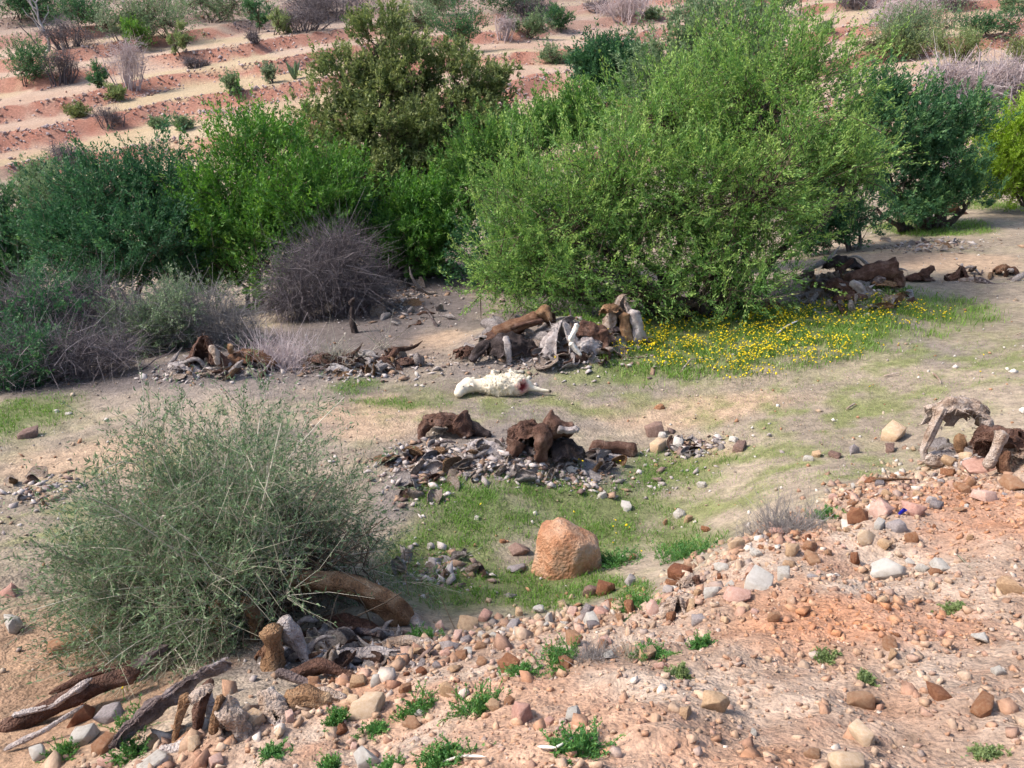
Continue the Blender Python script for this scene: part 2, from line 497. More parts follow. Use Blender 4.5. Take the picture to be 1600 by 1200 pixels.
def soil_color(X, Y, hb):
    P = np.stack([X, Y], -1)
    def c(*v): return np.array(v, float)
    def mix(a, b, w): return a * (1 - w[..., None]) + b * w[..., None]
    n1 = fbm(P * 0.8, 4, 31); n2 = fbm(P * 3.5, 4, 41); n3 = fbm(P * 12, 3, 51)
    out = mix(np.broadcast_to(c(.24, .195, .15), P.shape[:-1] + (3,)), c(.37, .295, .225), sstep(.35, .7, n1 * .5 + n2 * .5))
    out = mix(out, c(.20, .19, .10), sstep(.5, .75, n2) * .5)
    out = mix(out, c(.37, .265, .185), patch_mask(SAND, X, Y, 2))
    out = mix(out, c(.19, .16, .145), patch_mask(DEBRIS, X, Y, 3) * .85)
    out = mix(out, c(.15, .17, .06), patch_mask(SPARSE, X, Y, 4) * sstep(.4, .65, n2) * .75)
    out = mix(out, c(.11, .14, .045), patch_mask(GREEN, X, Y, 5) * .8)
    out = mix(out, c(.125, .105, .10), patch_mask(SHADED_SOIL, X, Y, 7) * .92)
    rub = rubble_mask(X, Y)
    rc = mix(np.broadcast_to(c(.30, .205, .15), out.shape), c(.40, .31, .245), sstep(.3, .7, n1 * .4 + n2 * .6))
    rc = mix(rc, c(.40, .17, .075), sstep(.58, .75, fbm(P * 1.4, 3, 61)) * .38)
    rc = mix(rc, c(.27, .15, .10), sstep(.55, .8, n3) * .5)
    rc = mix(rc, c(.38, .165, .085), patch_mask(TERRA, X, Y, 6) * .5)
    out = mix(out, rc, rub)
    # left foreground bank: brown earth
    lb = (1 - sstep(-2.2, -1.6, X + (n2 - .5))) * (1 - sstep(4.2, 5.6, Y))
    out = mix(out, mix(np.broadcast_to(c(.25, .145, .09), out.shape), c(.36, .23, .15), n2), lb * .8)
    # terraced hillside
    k, f, on, wob = hill_info(X, Y, hb)
    tread = mix(np.broadcast_to(c(.35, .24, .178), out.shape), c(.395, .295, .23), sstep(.3, .7, fbm(P * .16, 4, 33) * .7 + n1 * .3))
    tread = mix(tread, c(.38, .33, .15), sstep(.47, .68, fbm(P * np.array([.13, .17]), 4, 71)) * .32)
    bank = mix(np.broadcast_to(c(.27, .10, .068), out.shape), c(.34, .2, .15), n2)
    bk = sstep(.66, .74, f + (n2 - .5) * .2) * sstep(.30, .45, fbm(P * np.array([.12, .2]), 3, 73) + .08)
    hc = mix(tread, bank, bk)
    scrub = sstep(72, 84, Y + (fbm(P * .06, 3, 77) - .5) * 40) * (1 - sstep(-4, 22, X))
    hc = mix(hc, mix(np.broadcast_to(c(.30, .22, .19), out.shape), c(.20, .17, .14), n2), scrub * .8)
    out = mix(out, hc, on)
    return out

def build_ground():
    rows = np.concatenate([np.linspace(-5, 1.25, 16), 1.3 * np.exp(np.linspace(0, math.log(230 / 1.3), 410))])
    nu = 300
    u = np.linspace(-1, 1, nu)
    u = np.sign(u) * (0.72 * np.abs(u) + 0.28 * np.abs(u) ** 3)
    Yg = np.repeat(rows[:, None], nu, 1)
    Xg = u[None] * (0.98 * np.maximum(Yg, 0) + 8)
    Z = height(Xg, Yg)
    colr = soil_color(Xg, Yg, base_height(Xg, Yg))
    V = np.stack([Xg, Yg, Z], -1).reshape(-1, 3)
    i = np.arange(len(rows) * nu).reshape(len(rows), nu)
    q = np.stack([i[:-1, :-1], i[:-1, 1:], i[1:, 1:], i[1:, :-1]], -1).reshape(-1, 4)
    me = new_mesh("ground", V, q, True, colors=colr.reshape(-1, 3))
    tag(obj("ground", me, M['ground']), kind="structure")
build_ground()

# ------------------------------------------------------------------ plants
def leaf_tris(pos, dirs, ln, wd, rng):
    """one pointed leaf per position: a triangle with its tip along dirs"""
    n = len(pos)
    side = norm(np.cross(dirs, rng.normal(size=(n, 3))))
    ln = ln[:, None]; wd = wd[:, None] * 1.25
    V = np.stack([pos + side * wd, pos - side * wd + dirs * ln * .25, pos + dirs * ln], 1)
    return V.reshape(-1, 3), np.arange(n * 3).reshape(n, 3)

def make_sprays(start, dirs, L, n_leaf, leaf, rng, bend=0.25, spread=0.8, tip_light=0.35, base_tint=0.35):
    """leafy twigs: returns (twig polylines, leaf verts, leaf quads, leaf tint)"""
    m = len(start)
    t = np.linspace(0, 1, 3)
    up = np.array([0, 0, 1.])
    jit = rng.normal(size=(m, 3)) * .18
    def at(tt, i):
        return start[i] + dirs[i] * (L[i] * tt)[:, None] + (up * bend + jit[i]) * (L[i] * tt ** 2)[:, None]
    poly = np.stack([at(np.full(m, x), np.arange(m)) for x in t], 1)
    i = np.repeat(np.arange(m), n_leaf)
    tt = rng.uniform(.08, 1.0, len(i)) ** .8
    pos = at(tt, i) + rng.normal(size=(len(i), 3)) * (leaf[0] * .35)
    d = norm(dirs[i] + norm(rng.normal(size=(len(i), 3))) * spread + up * .15)
    ln = leaf[0] * rng.uniform(.6, 1.3, len(i)); wd = leaf[1] * .5 * rng.uniform(.7, 1.3, len(i))
    V, Q = leaf_tris(pos, d, ln, wd, rng)
    tint = np.clip(base_tint + rng.normal(size=m)[i] * .13 + rng.normal(size=len(i)) * .12 + tip_light * (tt - .5), 0, 1)
    return poly, V, Q, np.repeat(tint, 3)

def crown_points(lobes, n, rng, inner=.45, clump=0.0, per=13):
    """points in the outer part of a union of ellipsoids with an outward direction; clump gathers them into tufts"""
    C = np.array([l[0] for l in lobes]); R = np.array([l[1] for l in lobes])
    w = (R[:, 0] * R[:, 1] * R[:, 2]) ** .72
    m = max(8, n // per) if clump else n
    i = rng.choice(len(lobes), m, p=w / w.sum())
    d = norm(rng.normal(size=(m, 3)))
    rad = rng.uniform(inner ** 3, 1, m) ** (1 / 3) * rng.uniform(.8, 1.02, m)
    # uneven outline
    bumpy = 0.66 + 0.72 * vnoise(d * 2.6 + i[:, None] * 7.7, 3)
    p = C[i] + d * R[i] * (rad * bumpy)[:, None]
    o = norm(d / R[i])
    if clump:
        k = rng.integers(0, m, n)
        g = rng.normal(size=(n, 3)) * np.array([1, 1, .75])
        size = clump * rng.uniform(.55, 1.3, m)[k]
        p = p[k] + g * size[:, None]
        o = norm(o[k] + norm(g) * .75)
        i = i[k]
    return p, o, i

def tree(name, label, category, base, lobes, leafmat, twigmat, rng, n_twig=1500, n_leaf=50, twig_len=.6, leaf=(.06, .02),
         trunk_r=.12, stems=3, bend=.25, upward=.45, woodmat=None, tint=.35, spread=.8, limbs=True, group=None, inner=.45, twig_r=.006, tip=.35, trunk_part='trunk', clump=None, per=13):
    base = np.array(base, float)
    root = thing(name, label, category, base, group)
    lob = [(np.array(c) - base, np.array(r)) for c, r in lobes]
    clump = twig_len * .46 if clump is None else clump
    p, o, li = crown_points(lob, n_twig, rng, inner, clump, per)
    gl = -base[2] + height(p[:, 0] + base[0], p[:, 1] + base[1], False)
    ok = p[:, 2] > gl + .05
    p, o, li = p[ok], o[ok], li[ok]
    dirs = norm(o * .75 + np.array([0, 0, upward]) + rng.normal(size=p.shape) * .35)
    L = twig_len * rng.uniform(.55, 1.25, len(p))
    start = p - dirs * (L * .55)[:, None]
    poly, V, Q, T = make_sprays(start, dirs, L, n_leaf, leaf, rng, bend, spread, tip, tint)
    obj('crown', new_mesh(name + '_crown', V, Q, attrs={'tint': T}), leafmat, root)
    rad = np.array([1, .75, .3])[None] * twig_r * rng.uniform(.7, 1.5, len(poly))[:, None]
    parts = []
    pk, rad = poly[::3], rad[::3]
    tv, tq = tubes(pk, rad, 3)
    parts.append((tv, tq, np.repeat(rng.uniform(0, 1, len(pk)), 9)))
    C = np.array([l[0] for l in lob])
    # secondary branches reach from limb ends into the lobes
    sel = rng.choice(len(p), min(len(p), max(30, n_twig // 6)), replace=False)
    a = C[li[sel]] + rng.normal(size=(len(sel), 3)) * .15 - np.array([0, 0, .2]); b = start[sel]
    t = np.linspace(0, 1, 4)[None, :, None]
    sec = a[:, None] * (1 - t) + b[:, None] * t + rng.normal(size=(len(sel), 4, 3)) * (.05 * t * (1 - t) * 4) 
    sv, sq = tubes(sec, np.linspace(1, .35, 4)[None] * twig_r * 2.2 * rng.uniform(.7, 1.4, len(sel))[:, None], 3)
    parts.append((sv, sq, np.repeat(rng.uniform(.0, .8, len(sel)), 12)))
    v, f, tt = join(parts)
    tag(obj('branches', new_mesh(name + '_branches', v, f, True, attrs={'tint': tt}), twigmat, root), kind='stuff')
    if limbs:
        K = 9
        P, Rr = [], []
        for j, c in enumerate(C):
            off = np.array([rng.normal() * .06 * stems, rng.normal() * .04 * stems, -.15])
            if stems > 1: off[0] += c[0] * .12; off[1] += c[1] * .12
            t = np.linspace(0, 1, K)[:, None]
            path = off * (1 - t) + c * t
            path[:, 2] = off[2] * (1 - t[:, 0]) + c[2] * (t[:, 0] ** .8)
            path += np.cumsum(rng.normal(size=(K, 3)) * .035 * np.linalg.norm(c), 0) * np.sin(t * np.pi)
            P.append(path); Rr.append(trunk_r * (np.linspace(1, .28, K)) * rng.uniform(.6, 1.1))
        tv, tq = tubes(np.array(P), np.array(Rr), 7)
        tv = tv + (fbm(tv * 6, 3, 4) - .5)[:, None] * trunk_r * .5
        obj(trunk_part, new_mesh(name + '_trunk', tv, tq, True), woodmat or M['bark'], root)
    return root

def px_lobes(Y, L, depth=.9):
    """crown lobes given as (px, py, rx, ry, dY) at distance Y -> world ellipsoids"""
    out = []
    for l in L:
        dY = l[4] if len(l) > 4 else 0
        c = at_depth(l[0], l[1], Y + dY)
        s = mpp(c)
        rx, ry = l[2] * s, l[3] * s
        out.append((c, np.array([rx, depth * .5 * (rx + ry), ry])))
    return out

def base_at(px, Y):
    X = ray(px, 600)[0] * Y
    return np.array([X, Y, drop(X, Y)])

# the large green tree in the middle right
tree('tree', 'large feathery green tree with many low branches, biggest in the picture, right of centre', 'tree',
     base_at(1080, 15.2), px_lobes(15.0, [
         (1060, 320, 190, 120, 0), (1190, 170, 180, 130, .8), (1225, 100, 120, 60, 1.2), (960, 270, 120, 90, -.2), (810, 275, 65, 60, .2),
         (785, 400, 90, 75, -.3), (900, 420, 125, 65, -.8), (1110, 405, 120, 65, -1), (1290, 250, 90, 80, .3), (1350, 265, 50, 40, -.2),
         (1180, 370, 80, 50, -.6), (1000, 440, 90, 45, -.9), (1110, 455, 90, 40, -1.1), (1140, 440, 60, 32, -1), (840, 445, 70, 35, -.6), (1040, 170, 90, 70, .8), (890, 330, 110, 75, -.6), (840, 380, 90, 70, -.2), (960, 390, 90, 60, -.3), (1180, 290, 140, 110, -.6)]),
     M['leaf_main'], M['twig_brown'], np.random.default_rng(1), n_twig=5500, n_leaf=45, twig_len=.82, leaf=(.062, .02), trunk_r=.11, stems=6, upward=.35, tint=.5, spread=.6, tip=.5, clump=.33, inner=.35, bend=.12, per=20)
tree('tree', 'tall grey-green tree top rising behind the largest tree, at the upper edge', 'tree',
     base_at(1120, 19.5), px_lobes(19.5, [(1120, 60, 95, 55, 0), (1190, 20, 70, 40, .5), (1060, 110, 70, 50, .3), (1110, 180, 110, 90, 0)]),
     M['leaf_far'], M['twig_brown'], np.random.default_rng(2), n_twig=1300, n_leaf=44, twig_len=.7, leaf=(.085, .03), trunk_r=.13, stems=3, tint=.5)
tree('tree', 'gnarled olive-green tree with dark crooked trunk, left of the largest tree', 'tree',
     base_at(625, 22.5), px_lobes(22.0, [
         (590, 70, 58, 58, .5), (550, 190, 65, 60, 0), (640, 125, 62, 52, .2), (715, 140, 85, 60, .3), (765, 180, 52, 60, .2), (690, 215, 95, 65, -.5),
         (560, 275, 90, 60, -.8), (500, 225, 58, 55, 0), (650, 290, 90, 60, -.6), (745, 255, 70, 60, 0), (610, 215, 65, 55, -.6), (530, 120, 45, 42, 0), (600, 150, 50, 45, 0)]),
     M['leaf_olive'], M['twig_brown'], np.random.default_rng(3), n_twig=4100, n_leaf=31, twig_len=.45, leaf=(.095, .042), trunk_r=.2, stems=1, upward=.3, tint=.42, inner=.6)
tree('tree', 'dark green tree with dense crown at the right, behind the pale log', 'tree',
     base_at(1420, 25), px_lobes(24.5, [(1390, 215, 70, 75, 0), (1460, 200, 70, 60, .3), (1350, 160, 55, 45, .5), (1480, 265, 55, 45, -.3), (1400, 285, 60, 45, 0), (1500, 180, 45, 35, .4), (1370, 325, 50, 24, -.4), (1440, 318, 60, 24, -.4), (1500, 305, 45, 24, -.2)]),
     M['leaf_dark'], M['twig_brown'], np.random.default_rng(4), n_twig=1550, n_leaf=40, twig_len=.6, leaf=(.10, .038), trunk_r=.14, stems=4, tint=.5)
tree('bush', 'yellow-green rounded bush cut by the right edge of the picture', 'bush',
     base_at(1590, 27), px_lobes(27, [(1585, 235, 60, 60, 0), (1620, 205, 60, 55, .5), (1560, 275, 45, 32, -.2), (1600, 290, 50, 26, -.3)]),
     M['leaf_lime'], M['twig_brown'], np.random.default_rng(5), n_twig=1000, n_leaf=42, twig_len=.75, leaf=(.10, .035), trunk_r=.07, stems=5, tint=.5)
tree('bush', 'bright green leafy bush below the gnarled tree trunk', 'bush',
     base_at(660, 19.3), px_lobes(19.2, [(660, 330, 55, 40, 0), (650, 385, 50, 45, -.2), (690, 360, 30, 40, 0), (610, 360, 25, 35, .2)]),
     M['leaf_bright'], M['twig_brown'], np.random.default_rng(6), n_twig=900, n_leaf=44, twig_len=.5, leaf=(.085, .032), trunk_r=.05, stems=5, tint=.32)
tree('bush', 'green bush filling the gap between gnarled tree and largest tree', 'bush',
     base_at(790, 20.5), px_lobes(20.5, [(770, 240, 70, 55, 0), (850, 205, 65, 35, .3), (740, 300, 50, 50, -.2), (920, 190, 60, 45, .5)]),
     M['leaf_main'], M['twig_brown'], np.random.default_rng(7), n_twig=1300, n_leaf=44, twig_len=.6, leaf=(.085, .03), trunk_r=.06, stems=5, tint=.35)
tree('bush', 'vivid green bush with yellowish sprays, left of the gnarled tree', 'bush',
     base_at(430, 18.8), px_lobes(18.6, [(400, 235, 80, 45, .5), (365, 320, 70, 70, 0), (465, 320, 85, 75, -.2), (525, 285, 55, 50, .3), (420, 410, 60, 55, -.8), (345, 400, 45, 50, -.2)]),
     M['leaf_bright'], M['twig_brown'], np.random.default_rng(8), n_twig=2200, n_leaf=38, twig_len=.65, leaf=(.085, .03), trunk_r=.08, stems=5, tint=.34, upward=.55)
tree('bush', 'muted green bush with a bare grey branch, at left below the terraces', 'bush',
     base_at(190, 18.6), px_lobes(18.4, [(150, 300, 75, 50, 0), (245, 290, 65, 60, .4), (200, 385, 100, 70, -.5), (110, 380, 60, 60, -.2), (280, 390, 45, 60, -.1)]),
     M['leaf_dark'], M['twig_brown'], np.random.default_rng(9), n_twig=2000, n_leaf=38, twig_len=.65, leaf=(.085, .03), trunk_r=.08, stems=5, tint=.32)
tree('bush', 'dark green bush at the left edge of the picture below the red bank', 'bush',
     base_at(10, 20), px_lobes(20, [(15, 350, 50, 55, 0), (-30, 330, 60, 60, .3), (10, 420, 60, 45, -.4)]),
     M['leaf_dark'], M['twig_purple'], np.random.default_rng(10), n_twig=900, n_leaf=44, twig_len=.6, leaf=(.085, .03), trunk_r=.07, stems=5, tint=.45)

def twig_bush(name, label, base, lobes, mat, rng, n=3500, length=.7, r=.004, leafmat=None, n_leafy=0, leaf=(.05, .02), group=None, droop=-.1, seglen=3, n_leaf=26, outward=.8):
    """a bush of bare interlaced twigs, some of them leafy"""
    base = np.array(base, float)
    root = thing(name, label, 'bush', base, group)
    lob = [(np.array(c) - base, np.array(rr)) for c, rr in lobes]
    p, o, li = crown_points(lob, n, rng, .35)
    gl = -base[2] + height(p[:, 0] + base[0], p[:, 1] + base[1], False)
    p[:, 2] = np.maximum(p[:, 2], gl + .03)
    d = norm(o * outward + rng.normal(size=p.shape) * .6 + np.array([0, 0, .25]))
    L = length * rng.uniform(.4, 1.2, n)
    t = np.linspace(0, 1, seglen)
    st = p - d * (L * .6)[:, None]
    curl = rng.normal(size=p.shape) * .35
    P = st[:, None] + d[:, None] * (L[:, None] * t[None])[..., None] + (curl[:, None] + np.array([0, 0, droop])) * (L[:, None] * t[None] ** 2)[..., None]
    R = np.linspace(1, .35, seglen)[None] * r * rng.uniform(.6, 1.7, n)[:, None]
    v, q = tubes(P, R, 3)
    T = np.repeat(np.clip(rng.normal(.45, .25, n), 0, 1), seglen * 3)
    obj('twigs', new_mesh(name + '_twigs', v, q, attrs={'tint': T}), mat, root)
    if leafmat is not None and n_leafy:
        s = rng.choice(n, n_leafy, replace=False)
        # leafy shoots grow in clumps
        cl = vnoise(p[s] * 1.6, 8) > .42
        s = s[cl]
        _, V, Q, Tt = make_sprays(st[s], d[s], L[s], n_leaf, leaf, rng, .1, .9)
        obj('leaves', new_mesh(name + '_leaves', V, Q, attrs={'tint': Tt}), leafmat, root)
    # main stems
    K = 6
    C = np.concatenate([l[0][None] + rng.normal(size=(5, 3)) * l[1] * .5 for l in lob])
    t = np.linspace(0, 1, K)[None, :, None]
    f0 = np.stack([C[:, 0] * .55, C[:, 1] * .55, height(C[:, 0] * .55 + base[0], C[:, 1] * .55 + base[1], False) - base[2] - .05], -1)
    path = f0[:, None] * (1 - t) + C[:, None] * t + np.cumsum(rng.normal(size=(len(C), K, 3)) * .05, 1) * np.sin(t * np.pi)
    v, q = tubes(path, np.linspace(1, .4, K)[None] * r * 4.5 * rng.uniform(.7, 1.4, len(C))[:, None], 5)
    obj('stems', new_mesh(name + '_stems', v, q, True, attrs={'tint': np.full(len(v), .2)}), mat, root)
    return root

twig_bush('dead_bush', 'rounded leafless purple-brown bush in the shade left of centre', base_at(510, 16.3),
          px_lobes(16.0, [(505, 425, 85, 60, 0), (460, 470, 60, 35, -.2), (560, 455, 60, 45, .1), (530, 390, 50, 40, .2)]), M['twig_purple'], np.random.default_rng(11), n=5600, length=.85, r=.0036)
twig_bush('bush', 'grey thicket with purple bare twigs and green shoots at the left edge', base_at(80, 13.6),
          px_lobes(13.4, [(55, 500, 110, 75, 0), (20, 560, 80, 45, -.5), (150, 480, 70, 50, .6), (120, 550, 70, 45, -.3)]), M['twig_purple'], np.random.default_rng(12), n=4300, length=.7, r=.004,
          leafmat=M['leaf_dark'], n_leafy=1700, leaf=(.06, .024), n_leaf=36)
twig_bush('bush', 'greyish twiggy bush with sparse green leaves behind the foreground bush', base_at(290, 13.6),
          px_lobes(13.6, [(300, 490, 95, 55, 0), (220, 520, 80, 50, -.2), (360, 520, 60, 40, -.1)]), M['twig_grey'], np.random.default_rng(13), n=3500, length=.6, r=.0035,
          leafmat=M['leaf_grey'], n_leafy=1800, leaf=(.05, .018), n_leaf=30)
twig_bush('dead_bush', 'low purple leafless scrub added to darken slope between dead bush and largest tree', base_at(650, 19.6),  # added to darken the twiggy slope where tree shade is missing
          px_lobes(19.6, [(645, 425, 50, 28, 0), (690, 430, 35, 26, .1), (610, 420, 30, 30, .2)]), M['twig_purple'], np.random.default_rng(16), n=2000, length=.6, r=.005)
twig_bush('dead_bush', 'pale pinkish leafless bush on the right behind the dark tree', base_at(1480, 35),
          px_lobes(35, [(1480, 135, 55, 48, 0), (1515, 155, 45, 40, 0)]), M['twig_pink'], np.random.default_rng(14), n=1700, length=1.1, r=.014, outward=1.2)
twig_bush('dead_bush', 'pale pinkish leafless bush close to the right edge above the yellow-green bush', base_at(1565, 36),
          px_lobes(36, [(1560, 130, 50, 42, 0), (1600, 135, 40, 45, .5)]), M['twig_pink'], np.random.default_rng(15), n=1700, length=1.1, r=.014, outward=1.2)

# more of the thicket that closes the valley
twig_bush('bush', 'dark shaded purple thicket nearest the grass at the left edge', base_at(70, 11.6),
          px_lobes(11.6, [(40, 560, 100, 50, 0), (150, 555, 80, 42, .2), (0, 600, 60, 35, -.4)]), M['twig_purple'], np.random.default_rng(17), n=2900, length=.6, r=.0038,
          leafmat=M['leaf_dark'], n_leafy=900, leaf=(.05, .02), n_leaf=30)
tree('bush', 'dark green bush in the gap between largest tree and the dark tree at right', 'bush',
     base_at(1310, 22), px_lobes(22, [(1310, 250, 60, 60, 0), (1290, 320, 60, 50, 0), (1345, 340, 50, 35, .2), (1290, 370, 50, 30, 0)]),
     M['leaf_dark'], M['twig_brown'], np.random.default_rng(18), n_twig=900, n_leaf=30, twig_len=.55, leaf=(.09, .034), trunk_r=.06, stems=4, tint=.4)
tree('bush', 'dark green undergrowth behind the left side of the largest tree', 'bush',
     base_at(830, 18.2), px_lobes(18.2, [(820, 380, 80, 60, 0), (900, 370, 70, 60, .2), (760, 400, 50, 45, .1)]),
     M['leaf_dark'], M['twig_brown'], np.random.default_rng(23), n_twig=800, n_leaf=34, twig_len=.6, leaf=(.09, .034), trunk_r=.06, stems=4, tint=.35)
tree('bush', 'dark green undergrowth behind the leafless bush at left centre', 'bush',
     base_at(570, 20.2), px_lobes(20.2, [(560, 350, 60, 50, 0), (600, 390, 40, 40, 0), (520, 370, 50, 50, .2)]),
     M['leaf_dark'], M['twig_purple'], np.random.default_rng(19), n_twig=900, n_leaf=30, twig_len=.5, leaf=(.085, .03), trunk_r=.05, stems=4, tint=.35)
tree('bush', 'grey-green undergrowth between muted and vivid green bushes at left', 'bush',
     base_at(310, 20), px_lobes(20, [(310, 330, 50, 70, 0), (320, 420, 50, 40, -.2), (90, 320, 60, 60, .5)]),
     M['leaf_far'], M['twig_purple'], np.random.default_rng(20), n_twig=1000, n_leaf=30, twig_len=.55, leaf=(.085, .03), trunk_r=.05, stems=4, tint=.4)

# ------------------------------------------------------------------ foreground bush: long pale arching stems
def foreground_bush():
    rng = np.random.default_rng(21)
    base = ground(362, 975)
    root = thing('bush', 'large grey-green bush of long arching pale stems in the left foreground', 'bush', base)
    n = 470
    az = rng.uniform(0, 2 * np.pi, n)
    tilt = np.abs(rng.normal(.70, .42, n)).clip(0, 1.45)
    d = np.stack([np.sin(tilt) * np.cos(az) * .95, np.sin(tilt) * np.sin(az), np.cos(tilt)], -1)
    d[:, 0] *= np.where(d[:, 0] > 0, .74, .68)
    d = norm(d)
    st = np.stack([rng.normal(-.05, .32, n), rng.normal(.2, .28, n), np.zeros(n)], -1)
    st[:, 2] = height(st[:, 0] + base[0], st[:, 1] + base[1]) - base[2] - .03
    L = rng.uniform(1.08, 2.0, n) * (1.0 + .12 * np.sin(az)) * np.where(tilt < .4, .85, 1) * (1 - .30 * sstep(.5, 1.3, tilt))
    long = rng.random(n) < .24
    L = np.where(long & (tilt > .45), L * 1.15, L)
    K = 10
    t = np.linspace(0, 1, K)
    side = rng.normal(size=(n, 3)) * .22
    def stem(i, tt):
        x = st[i] + d[i] * (L[i] * tt)[:, None] + side[i] * (L[i] * tt ** 2)[:, None]
        x[:, 2] -= L[i] * (.16 + .46 * np.sin(tilt[i])) * tt ** 2.2
        return x
    # stems end on a rounded dome
    e = stem(np.arange(n), np.full(n, 1.0))
    q = np.sqrt((((e - np.array([.0, .2, .15])) / np.array([1.06, .95, 1.5])) ** 2).sum(1))
    L = L / np.maximum(q, .9) * rng.uniform(.88, 1.06, n) * np.where(long, 1.2, 1)
    # the browsed front right corner is bare
    e = stem(np.arange(n), np.full(n, .8))
    ok = ~((e[:, 0] > .28) & (e[:, 1] < .3) & (e[:, 2] < .6))
    st, d, L, side, tilt, long = st[ok], d[ok], L[ok], side[ok], tilt[ok], long[ok]
    n = len(st)
    P = np.stack([stem(np.arange(n), np.full(n, x)) for x in t], 1)
    R = np.linspace(1, .3, K)[None] * np.where(long, rng.uniform(.006, .010, n), .0025 + .006 * rng.uniform(0, 1, n) ** 2.5)[:, None]
    v1, q1 = tubes(P, R, 4)
    v1t = np.repeat(np.clip(np.where(long, rng.normal(.95, .12, n), rng.normal(.45, .25, n)), 0, 1), K * 4)
    # side twigs
    m = 8600
    i = rng.integers(0, n, m)
    tt = .18 + .82 * rng.uniform(0, 1, m) ** .62
    p = stem(i, tt)
    ok = ~((p[:, 0] > .3) & (p[:, 1] < .3) & (p[:, 2] < .5))
    i, tt, p = i[ok], tt[ok], p[ok]
    m = len(i)
    tang = norm(stem(i, tt + .03) - p)
    dd = norm(tang * .7 + rng.normal(size=(m, 3)) * .65 + np.array([0, 0, .28]))
    LL = rng.uniform(.16, .52, m)
    s4 = np.linspace(0, 1, 3)
    cur = rng.normal(size=(m, 3)) * .25 + np.array([0, 0, -.12])
    PP = p[:, None] + dd[:, None] * (LL[:, None] * s4)[..., None] + cur[:, None] * (LL[:, None] * s4 ** 2)[..., None]
    v2, q2 = tubes(PP, np.linspace(1, .4, 3)[None] * rng.uniform(.0011, .0028, m)[:, None], 3)
    v2t = np.repeat(np.clip(rng.normal(.42, .25, m), 0, 1), 9)
    v, f, T = join([(v1, q1, v1t), (v2, q2, v2t)])
    gz = height(v[:, 0] + base[0], v[:, 1] + base[1]) - base[2]
    v[:, 2] = np.maximum(v[:, 2], gz + .01)
    obj('stems', new_mesh('bush_stems', v, f, True, attrs={'tint': T}), M['twig_straw'], root)
    # narrow leaves
    per = 15
    k = np.repeat(np.arange(m), per)
    u = rng.uniform(.1, 1, len(k))
    pos = p[k] + dd[k] * (LL[k] * u)[:, None] + cur[k] * (LL[k] * u ** 2)[:, None] + rng.normal(size=(len(k), 3)) * .006
    ld = norm(dd[k] + rng.normal(size=(len(k), 3)) * .55)
    V, Q = leaf_tris(pos, ld, rng.uniform(.02, .05, len(k)), rng.uniform(.0026, .0054, len(k)), rng)
    T = np.repeat(np.clip(.4 + rng.normal(size=m)[k] * .16 + rng.normal(size=len(k)) * .12, 0, 1), 3)
    keep = (V[::3, 2] > height(V[::3, 0] + base[0], V[::3, 1] + base[1], False) - base[2])
    V = V.reshape(-1, 3, 3)[keep].reshape(-1, 3); T = T.reshape(-1, 3)[keep].ravel()
    Q = np.arange(len(V)).reshape(-1, 3)
    obj('leaves', new_mesh('bush_leaves', V, Q, attrs={'tint': T}), M['leaf_fore'], root)
    # dead twigs packed in the middle
    w = 1700
    q0 = rng.normal(size=(w, 3)) * np.array([.36, .28, .17]) + np.array([.08, .2, .30])
    qd = norm(rng.normal(size=(w, 3)) + np.array([0, 0, .3])) * rng.uniform(.12, .4, w)[:, None]
    tq = np.linspace(-.5, .5, 3)
    QP = q0[:, None] + qd[:, None] * tq[None, :, None] + rng.normal(size=(w, 1, 3)) * (.08 * tq ** 2)[None, :, None]
    vv, qq = tubes(QP, np.full((w, 3), .0042) * rng.uniform(.6, 1.4, w)[:, None], 3)
    obj('dead_twigs', new_mesh('bush_dead_twigs', vv, qq, attrs={'tint': np.repeat(rng.uniform(.1, .9, w), 9)}), M['twig_brown'], root)
    # short crooked trunks
    K = 7
    t = np.linspace(0, 1, K)[None, :, None]
    a = np.stack([rng.normal(0, .22, 9), rng.normal(.1, .2, 9), np.full(9, -.08)], -1)
    b = a + np.stack([rng.normal(0, .28, 9), rng.normal(.05, .2, 9), rng.uniform(.45, .85, 9)], -1)
    path = a[:, None] * (1 - t) + b[:, None] * t + np.cumsum(rng.normal(size=(9, K, 3)) * .03, 1)
    v, q = tubes(path, np.linspace(1, .45, K)[None] * rng.uniform(.02, .045, 9)[:, None], 7)
    v = v + (fbm(v * 14, 3, 2) - .5)[:, None] * .03
    obj('trunk', new_mesh('bush_trunk', v, q, True), M['bark'], root)
M['leaf_fore'] = leaf_material("leaf_fore", [(0, (.06, .105, .055)), (.5, (.145, .22, .11)), (1, (.34, .41, .25))], .32)
foreground_bush()

